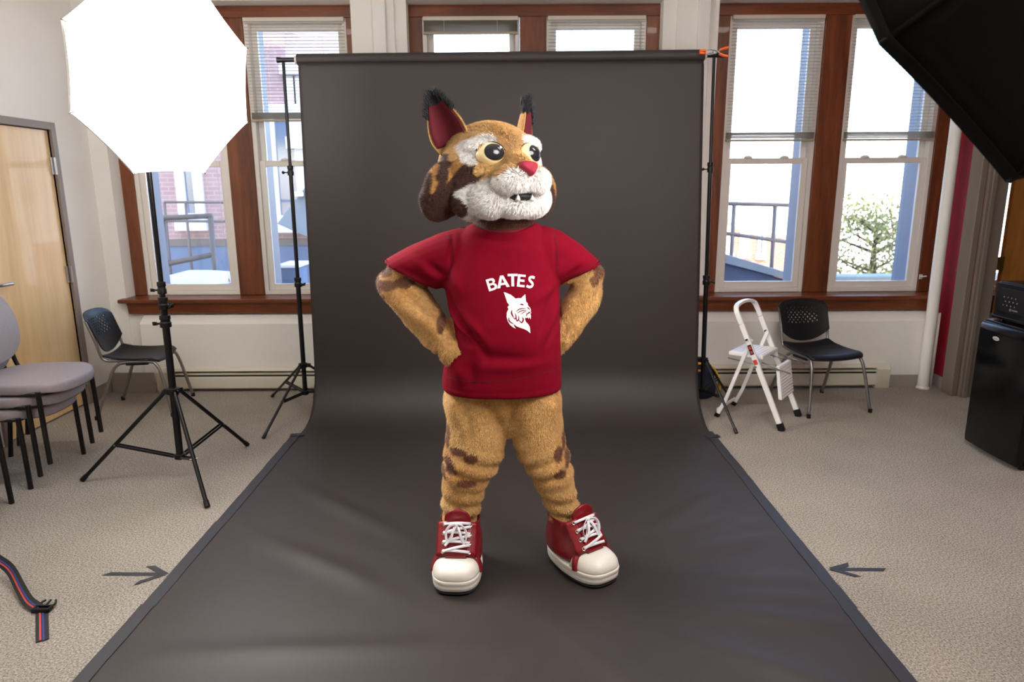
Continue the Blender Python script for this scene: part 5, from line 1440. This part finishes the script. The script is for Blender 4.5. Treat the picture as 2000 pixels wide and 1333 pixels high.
            d /= np.linalg.norm(d); ln_ = g.uniform(.012, .030) + .014 * max(0, s_ - .8) / .2
            sd = np.cross(d, g.normal(size=3)); sd /= np.linalg.norm(sd)
            i = len(V); bend = np.array([0, 0, -.006]) * g.random() + wv * e * .004
            V += [p - sd * .0011, p + sd * .0011, p + d * ln_ * .6 + sd * .0009, p + d * ln_ * .6 - sd * .0009, p + d * ln_ + bend]
            F += [(i, i + 1, i + 2, i + 3), (i + 3, i + 2, i + 4)]
        m3 = bpy.data.meshes.new('ear_tuft'); m3.from_pydata([tuple(v) for v in V], [], F)
        tf = link('ear_tuft', m3, 'tuft_black', ear); tf['kind'] = 'stuff'
    return o
head = build_head()

# ---------------------------------------------------------------- high-top sneakers
def sneaker(cx, cy, rz):
    t = bpy.data.objects.new('sneaker', None); C.objects.link(t); t.parent = person
    t.matrix_parent_inverse = Matrix.Translation(-person.location)
    t.location = (cx, cy, 0.010); t.rotation_euler = (0, 0, rz); t.scale = (1.05, 1.03, 1.0); t.empty_display_size = 0.05
    def outline(k=1.0, n=48):
        out = []
        for i in range(n):
            a = 2 * PI * i / n; s_, c_ = math.sin(a), math.cos(a)       # c_ = +1 toe (front -Y)
            y = -c_ * 0.183; w = 0.096 + 0.007 * c_ - 0.014 * max(0, -c_)
            p = 3.0 if c_ > 0 else 2.6
            m_ = (abs(c_) ** p + abs(s_) ** p) ** (-1 / p)
            out.append((s_ * w * m_ * k, y * m_ * (k if k < 1 else 1 + (k - 1) * .5)))
        return out
    MB().loft([[(x, y, z) for x, y in outline(k)] for k, z in ((.93, 0.0005), (.96, 0.002), (.97, 0.009))]).build('outsole', 'outsole', t, smooth=True)
    MB().loft([[(x, y, z + 0.006 * max(0, -y / .18)) for x, y in outline(k)] for k, z in ((.95, .0085), (.985, .012), (.995, .028), (.985, .034), (1.0, .040), (1.012, .050), (.99, .056), (.93, .057))]).build('sole', 'shoe_rubber', t, smooth=True, bevel=0)
    # toe cap dome
    rings = []
    ol = outline(.985)
    for k in range(9):
        f = k / 8; a = f * PI / 2
        ring = []
        for x, y in ol:
            yc = min(y, -0.045)
            ring.append((x * (math.cos(a) ** .62 if k < 8 else 0.02), -0.04 + (yc + 0.04) * (math.cos(a) ** .55 if k < 8 else .02) - 0.012 * math.sin(a), 0.054 + 0.066 * math.sin(a) ** 0.9))
        rings.append(ring)
    MB().loft(rings).build('toe_cap', 'shoe_rubber', t, smooth=True)
    # leather upper
    def up_ring(z, x_r, yf, yb, p=2.5, n=48):
        out = []
        for i in range(n):
            a = 2 * PI * i / n; s_, c_ = math.sin(a), math.cos(a); m_ = (abs(c_) ** p + abs(s_) ** p) ** (-1 / p)
            yy = (yf + yb) / 2 - c_ * m_ * (yb - yf) / 2
            zz = z if isinstance(z, float) else z(yy)
            out.append((s_ * m_ * x_r, yy, zz))
        return out
    rings = [up_ring(.052, .0945, -.115, .176), up_ring(.085, .094, -.100, .178), up_ring(.118, .090, -.078, .176), up_ring(.150, .086, -.050, .172), up_ring(.180, .082, -.030, .166), up_ring(lambda y: .222 + .10 * max(0, .04 - y) - .05 * max(0, y - .1), .083, -.022, .166), up_ring(lambda y: .224 + .10 * max(0, .04 - y) - .05 * max(0, y - .1), .079, -.016, .160), up_ring(.175, .074, -.014, .155)]
    me = MB().loft(rings).mesh('upper')
    # soft creases of the leather
    upper = link('upper', me, 'shoe_leather', t, smooth=True, sub=1)
    P = verts_np(me); N = normals_np(me); x, y, z = P.T
    set_verts(me, P + N * (0.004 * np.sin(60 * z + 25 * y + 10 * np.sign(x)) * np.exp(-((z - .12) / .05) ** 2) * (np.abs(x) > .05))[:, None])
    # cap seam: red strip framing the toe cap
    pts = [(sx * 0.099, -0.075 + 0.0, 0.056) for sx in ()]
    seam = smooth_path([(-.099, -.085, .056), (-.094, -.078, .085), (-.075, -.070, .112), (-.04, -.068, .127), (0, -.068, .131), (.04, -.068, .127), (.075, -.070, .112), (.094, -.078, .085), (.099, -.085, .056)], 5)
    MB().ribbon(seam, 0.024, 0.007, (0, 1, 0.5)).build('toe_band', 'shoe_leather', t, smooth=True)
    # the front of the shoe is a slope; S(u) runs up it from toe (0) to ankle (1)
    def S(u, x=0.0, h=0.0):
        y = -0.088 + 0.082 * min(u, .95) + 0.012 * max(0, u - .95); z = 0.122 + 0.115 * u
        n = Vector((0, -0.80, 0.60))
        drop = 1.9 * x * x
        return Vector((x, y, z - drop * .9)) + Vector((0, drop * 0.9, 0)) + n * h
    # tongue
    rows = []
    for k in range(13):
        u = -0.05 + 1.55 * k / 12; w = 0.040 + 0.012 * min(1, max(0, u)); 
        if u > 1.15: w *= math.sqrt(max(0.05, 1 - ((u - 1.15) / .36) ** 2))
        rows.append([S(u, w * (i / 6 - 1), 0.006) + Vector((0, -0.012 * max(0, u - 1.0), -0.004 * max(0, u - 1))) for i in range(13)])
    g = MB().loft(rows, False, False, False).build('tongue', 'shoe_leather', t, smooth=True)
    so = g.modifiers.new('s', 'SOLIDIFY'); so.thickness = 0.009; so.offset = 0
    # eyestays
    for sg in (-1, 1):
        rows = []
        for k in range(9):
            u = 0.02 + 1.0 * k / 8
            rows.append([S(u, sg * (0.036 + 0.044 * i / 5), 0.012 - 0.002 * i) for i in range(6)])
        g = MB().loft(rows, False, False, False).build('eyestay', 'shoe_leather', t, smooth=True)
        so = g.modifiers.new('s', 'SOLIDIFY'); so.thickness = 0.006; so.offset = 0
        for k in range(4):
            u = 0.12 + 0.26 * k
            p = S(u, sg * 0.053, 0.015); n = Vector((sg * .45, -0.75, 0.5)).normalized()
            X, Y2 = frame_of(n)
            MB().tube([p + (X * math.cos(a) + Y2 * math.sin(a)) * 0.0062 for a in [2 * PI * i / 14 for i in range(15)]], 0.0018, 6, False).build('eyelet', 'eyelet_metal', g)
    # laces
    for k in range(4):
        u = 0.12 + 0.26 * k
        for sg in ((1, -1) if k < 3 else (1,)):
            u2 = u + (0.20 if (k < 3 and sg > 0) else 0.03)
            pts = [S(u + (u2 - u) * f, sg * (-0.054 + 0.108 * f), 0.018 + 0.010 * math.sin(PI * f) + (0.002 if sg > 0 else 0)) for f in [i / 10 for i in range(11)]]
            MB().ribbon(pts, 0.011, 0.0022, (0, 0.6, 0.8)).build('lace', 'lace_cotton', t, smooth=True)
    c = S(0.86, 0, 0.034)
    MB().ball(c, 0.010, 0.008, 0.009, 14, 10).build('lace_knot', 'lace_cotton', t, smooth=True)
    for sg in (-1, 1):
        lp = smooth_path([c, c + Vector((sg * .022, -.014, .004)), c + Vector((sg * .040, -.020, -.022)), c + Vector((sg * .036, -.026, -.058)), c + Vector((sg * .022, -.020, -.046)), c + Vector((sg * .008, -.006, -.008))], 5)
        MB().ribbon(lp, 0.012, 0.0022, (sg * 0.5, -.5, .7)).build('lace_loop', 'lace_cotton', t, smooth=True)
        lp = smooth_path([c, c + Vector((sg * .012, -.020, -.018)), c + Vector((sg * .020, -.030, -.045)), c + Vector((sg * .034 * (1 if sg > 0 else 1.3), -.036, -.076))], 5)
        MB().ribbon(lp, 0.010, 0.002, (1, -.3, 0.2)).build('lace_end', 'lace_cotton', t, smooth=True)
    return t
sneaker(-0.232, 2.688, R_(-3))
sneaker(0.290, 2.725, R_(35))
# ================================================================ CEILING LIGHTS ADDED FOR FILL (unseen, above the frame)
mat('fill_lens', (0.9, 0.9, 0.9), 0.6, emit=(1.0, 0.96, 0.9), estr=FILL_POWER)
def added_fill_light(label, x, y):
    t = thing('added_fill_light', label, 'ceiling light', (x, y, ZC - 0.08), group='added ceiling fill lights')
    b = MB(); b.box(-0.62, 0.62, -0.16, -0.145, 0.0, 0.079); b.box(-0.62, 0.62, 0.145, 0.16, 0.0, 0.079); b.box(-0.62, -0.605, -0.145, 0.145, 0, 0.079); b.box(0.605, 0.62, -0.145, 0.145, 0, 0.079); b.box(-0.605, 0.605, -0.145, 0.145, 0.06, 0.079)
    b.build('housing', 'white_enamel', t, bevel=0.002)
    MB().box(-0.604, 0.604, -0.144, 0.144, 0.004, 0.012).build('lens', 'fill_lens', t)
for i, (x, y) in enumerate(((-1.9, 0.6), (1.9, 0.6), (-1.9, 3.0), (1.9, 3.0))):
    added_fill_light('added, unseen fill light on the ceiling over the %s' % ('carpet on the door side in front of the chairs', 'carpet in front of the refrigerator', 'tall light stand', 'step stool side of the backdrop')[i], x, y)

# ================================================================ OUTSIDE
mat('terrace_felt', srgb(78, 94, 120), 0.9, var=0.2, scale=2.5)
mat('plaster_blue', srgb(112, 128, 156), 0.9, var=0.08, scale=2)
mat('outer_white', srgb(236, 236, 238), 0.6)
mat('rail_grey', srgb(112, 106, 106), 0.5)
mat('slate', srgb(136, 148, 160), 0.7, var=0.08, scale=3)
mat('dark_glass', srgb(96, 120, 150), 0.1, spec=0.8)
mat('far_ground', srgb(190, 184, 170), 0.9, var=0.15, scale=0.3)
mat('leaf_green', srgb(126, 130, 88), 0.7, var=0.25, scale=1.5)
mat('bark', srgb(80, 66, 54), 0.9)
def brick_mat(name, a, b_, mortar):
    m = bpy.data.materials.new(name); m.use_nodes = True; nt = m.node_tree; bs = nt.nodes['Principled BSDF']; bs.inputs['Roughness'].default_value = 0.9
    tc = nt.nodes.new('ShaderNodeTexCoord'); mp = nt.nodes.new('ShaderNodeMapping'); mp.inputs['Rotation'].default_value = (PI / 2, 0, 0)
    br = nt.nodes.new('ShaderNodeTexBrick'); br.inputs['Color1'].default_value = (*a, 1); br.inputs['Color2'].default_value = (*b_, 1); br.inputs['Mortar'].default_value = (*mortar, 1)
    br.inputs['Scale'].default_value = 1.0; br.inputs['Brick Width'].default_value = 0.23; br.inputs['Row Height'].default_value = 0.076; br.inputs['Mortar Size'].default_value = 0.010
    nt.links.new(tc.outputs['Object'], mp.inputs['Vector']); nt.links.new(mp.outputs[0], br.inputs['Vector']); nt.links.new(br.outputs[0], bs.inputs['Base Color'])
    MATS[name] = m
brick_mat('brick_rose', srgb(178, 152, 154), srgb(168, 142, 146), srgb(184, 168, 170))
brick_mat('brick_far', srgb(168, 106, 88), srgb(150, 92, 78), srgb(180, 140, 124))
# unseen mass added above the room to shade the things outside
struct(MB().box(-14, 14, -9, 5.95, 3.6, 9.0).build('upper_shade_block', 'wall_paint'))
struct(MB().box(-60, 60, 5.97, 120, -4.3, -4.0).build('ground', 'far_ground'))
struct(MB().box(-14, 3.6, 5.97, 12.6, -0.55, -0.30).build('terrace_roof', 'terrace_felt'), 'flat felted roof outside the windows')
# --- brick wing opposite the windows
YW = 12.6
w = thing('brick_wing', 'rose brick building wing across the flat roof, with white window trim', 'building', (-7, YW, -0.3))
xk = at(557, 100, YW).x
MB().box(-14, xk, YW, YW + 6, -0.3, 7.4).build('tall_wall', 'brick_rose', w, world=True)
MB().box(xk, -1.2, YW + 0.02, YW + 6, -0.3, at(585, 148, YW).z).build('low_wall', 'brick_rose', w, world=True)
MB().box(xk - 0.1, -1.1, YW - 0.12, YW + 6.1, at(585, 148, YW).z, at(585, 148, YW).z + 0.16).build('roof_edge', 'outer_white', w, bevel=0.02, world=True)
zb = at(400, 467, YW).z
MB().box(-14, -1.2, YW - 0.06, YW, zb - 0.12, zb).build('flashing', 'rail_grey', w, world=True)
MB().box(-14, -1.2, YW - 0.04, YW, -0.3, zb - 0.12).build('plinth', 'plaster_blue', w, world=True)
def far_window(px0, px1, pyb, ht, parent, Y, sill=True, m_='outer_white'):
    a, c = at(px0, pyb, Y), at(px1, pyb, Y); x0, x1, z0 = a.x, c.x, a.z; t = 0.16
    b = MB(); b.box(x0, x0 + t, Y - 0.07, Y, z0, z0 + ht); b.box(x1 - t, x1, Y - 0.07, Y, z0, z0 + ht); b.box(x0 + t, x1 - t, Y - 0.07, Y, z0 + ht - t, z0 + ht); b.box(x0 + t, x1 - t, Y - 0.07, Y, z0, z0 + 0.10); b.box(x0 + t, x1 - t, Y - 0.05, Y, z0 + ht * .5 - .03, z0 + ht * .5 + .03)
    f = b.build('window', m_, parent, world=True)
    MB().box(x0 + t, x1 - t, Y - 0.025, Y - 0.005, z0 + 0.1, z0 + ht - t).build('pane', 'dark_glass', f)
    if sill: MB().box(x0 - 0.05, x1 + 0.05, Y - 0.16, Y, z0 - 0.20, z0).build('stone_sill', m_, f)
far_window(353, 404, 428, 2.1, w, YW)
far_window(534, 604, 432, 2.0, w, YW)
far_window(568, 600, 268, 1.0, w, YW + 0.02)
far_window(140, 200, 428, 2.1, w, YW)
# slate lean-to and a lit wall lamp
g = MB(); a, c, e = at(541, 437, YW - 1.2), at(615, 340, YW - 1.2), at(615, 470, YW - 1.2)
g.loft([[a, c, e], [a + Vector((0, .85, 0)), c + Vector((0, .85, 0)), e + Vector((0, .85, 0))]])
tag(g.build('lean_to', 'slate', bevel=0.01), 'slate blue gabled lean-to against the brick wing outside the window', 'lean-to')
p = at(585, 379, YW - 1.31)
lt = thing('wall_lamp', 'small white bulkhead lamp on the lean-to outside the window', 'lamp', p)
mat('lamp_white', (0.9, 0.9, 0.9), 0.5, emit=(1, 1, 1), estr=1.6)
MB().box(p.x - 0.07, p.x + 0.07, p.y, p.y + 0.1, p.z - 0.045, p.z + 0.045).build('back_plate', 'rail_grey', lt, bevel=0.01, world=True)
MB().box(p.x - 0.06, p.x + 0.06, p.y - 0.06, p.y - 0.001, p.z - 0.035, p.z + 0.035).build('diffuser', 'lamp_white', lt, bevel=0.012, world=True)
# --- pipe railing frames on the flat roof
def rail_frame(label, Y, posts, rails, r, group):
    c = at(*posts[0][0], Y)
    t = thing('pipe_railing', label, 'railing', (c.x, Y, -0.3), group=group)
    for p0, p1 in posts:
        a, b_ = at(*p0, Y), at(*p1, Y); MB().tube([a, (b_.x, Y, -0.299)], r, 10).build('post', 'rail_grey', t, smooth=True, world=True)
    for p0, p1 in rails:
        a, b_ = at(*p0, Y), at(*p1, Y); MB().tube([a, b_], r, 10).build('rail', 'rail_grey', t, smooth=True, world=True)
rail_frame('grey pipe frame standing on the flat roof by the skylight', 8.2, [((317, 424), (328, 562)), ((411, 422), (420, 562))], [((314, 426), (414, 422)), ((325, 516), (417, 497))], 0.032, 'railings outside')
rail_frame('thin grey rail in front of the brick wing across the roof', 11.8, [((321, 395), (325, 470)), ((362, 395), (368, 470)), ((448, 396), (452, 470)), ((520, 396), (524, 470))], [((321, 395), (530, 396)), ((321, 432), (530, 433))], 0.022, 'railings outside')
# --- skylight and a white vent box
t = thing('skylight', 'low white skylight on the flat roof outside the window by the birch door', 'skylight', at(350, 560, 7.3))
a, b_ = at(300, 560, 6.9), at(402, 555, 6.9)
x0, x1 = a.x - 0.2, b_.x
z1 = at(350, 530, 7.6).z
MB().box(x0, x1, 6.9, 8.0, -0.299, z1 - 0.12).build('kerb', 'plaster_blue', t, bevel=0.01, world=True)
MB().loft([[(x0 - .03, 6.87, z1 - .12), (x1 + .03, 6.87, z1 - .12), (x1 + .03, 8.03, z1 - .12), (x0 - .03, 8.03, z1 - .12)], [(x0 - .03, 6.87, z1 - .07), (x1 + .03, 6.87, z1 - .07), (x1 + .03, 8.03, z1 - .07), (x0 - .03, 8.03, z1 - .07)], [(x0 + .2, 7.2, z1), (x1 - .3, 7.2, z1), (x1 - .3, 7.7, z1), (x0 + .2, 7.7, z1)]]).build('dome', 'outer_white', t, bevel=0.02, world=True)
a, b_ = at(556, 560, 8.0), at(576, 515, 8.0)
t = thing('roof_vent', 'pale box vent on the flat roof beside the backdrop edge', 'vent', (a.x, 8.0, -0.3))
MB().box(a.x, b_.x + 0.05, 7.9, 8.3, -0.299, b_.z - 0.04).build('body', 'plaster_blue', t, bevel=0.01, world=True)
MB().box(a.x - .03, b_.x + 0.08, 7.87, 8.33, b_.z - 0.04, b_.z).build('cap', 'outer_white', t, bevel=0.01, world=True)
# --- right: sloping roof, railing, house, hedge wall, tree
t = thing('sloping_parapet', 'pale blue sloping roof edge outside the window above the step stool', 'parapet', at(1460, 560, 8.6))
a, b_ = at(1360, 500, 8.6), at(1556, 553, 8.6)
MB().loft([[a, b_, (b_.x, 8.6, -0.3), (a.x, 8.6, -0.3)], [a + Vector((0, .3, 0)), b_ + Vector((0, .3, 0)), (b_.x, 8.9, -0.3), (a.x, 8.9, -0.3)]]).build('wall', 'terrace_felt', t, world=True)
up = Vector((0, 0, 0.13))
MB().loft([[a + Vector((0, -.06, 0)), b_ + Vector((0.05, -.06, 0)), b_ + Vector((.05, .36, 0)), a + Vector((0, .36, 0))], [a + up + Vector((0, -.06, 0)), b_ + up * .6 + Vector((0.05, -.06, 0)), b_ + up * .6 + Vector((.05, .36, 0)), a + up + Vector((0, .36, 0))]]).build('coping', 'slate', t, bevel=0.01, world=True)
t2 = MB().box(b_.x + 0.07, 9.0, 8.6, 8.9, -0.6, at(1700, 540, 8.6).z).build('low_parapet', 'slate', bevel=0.02)
tag(t2, 'low pale blue parapet outside the window above the black chair', 'parapet')
rail_frame('grey pipe railing outside the window above the step stool', 9.4, [((1434, 398), (1428, 520)), ((1514, 400), (1508, 540)), ((1345, 396), (1340, 520))], [((1345, 396), (1546, 401)), ((1345, 446), (1546, 474))], 0.028, 'railings outside')
h = thing('brick_house', 'sunlit brick house far beyond the railing', 'building', at(1450, 540, 26))
hp = [at(1340, 420, 26), at(1392, 400, 26), at(1448, 455, 26), at(1505, 470, 26)]
poly = [(hp[0].x, -4), (hp[0].x, hp[0].z), (hp[1].x, hp[1].z), (hp[2].x, hp[2].z), (hp[3].x + 1.6, hp[3].z), (hp[3].x + 1.6, -4)]
MB().prism(poly, lambda u, v: (u, 26, v), lambda u, v: (u, 33, v)).build('wall', 'brick_far', h, world=True)
for (q0, q1, qb, hh) in ((1414, 1431, 494, 1.0), (1443, 1461, 494, .8), (1478, 1492, 496, .8)): far_window(q0, q1, qb, hh, h, 26, True)
h = thing('pale_block', 'pale sunlit building block far behind the tree', 'building', at(1600, 540, 40))
MB().box(9, 34, 40, 52, -4, 6.4).build('wall', 'outer_white', h, world=True)
for (q0, q1, qb, hh) in ((1640, 1664, 390, 1.3), (1700, 1722, 392, 1.3)): far_window(q0, q1, qb, hh, h, 40, False, 'far_ground')
def tree(label, px, py, Y, rx, rz, n, seed):
    c = at(px, py, Y); t = thing('leafy_tree', label, 'tree', (c.x, Y, -4))
    g = np.random.default_rng(seed); b = MB()
    b.tube([(c.x, Y, -4), (c.x + .05, Y, c.z - rz), (c.x, Y, c.z + rz * .3)], [.2, .14, .05], 10); 
    cl = []
    for k in range(26):
        a, e = g.uniform(0, 2 * PI), g.uniform(-1, 1); q = Vector((c.x + rx * math.cos(a) * math.sqrt(1 - e * e) * g.uniform(.4, 1), Y + rx * .8 * math.sin(a) * g.uniform(.3, 1), c.z + rz * e)); cl.append(q)
        b.tube([(c.x, Y, q.z - rz * .35 if q.z - rz * .35 > c.z - rz else c.z - rz), q], [.05, .012], 6)
    b.build('trunk', 'bark', t, smooth=True, world=True)
    V, F = [], []
    for k in range(n):
        q = np.array(cl[g.integers(len(cl))]) + g.normal(size=3) * np.array([.34, .34, .26]); d = g.normal(size=3); d /= np.linalg.norm(d); s_ = np.cross(d, g.normal(size=3)); s_ /= np.linalg.norm(s_); L = g.uniform(.07, .13); i = len(V)
        V += [q, q + d * L * .5 + s_ * L * .32, q + d * L, q + d * L * .5 - s_ * L * .32]; F.append((i, i + 1, i + 2, i + 3))
    m_ = bpy.data.meshes.new('foliage'); m_.from_pydata([tuple(v) for v in V], [], F)
    o = link('foliage', m_, 'leaf_green', t, world=True); o['kind'] = 'stuff'
tree('leafy green tree outside the window beside the maroon wall', 1705, 500, 17, 1.5, 1.05, 4800, 5)
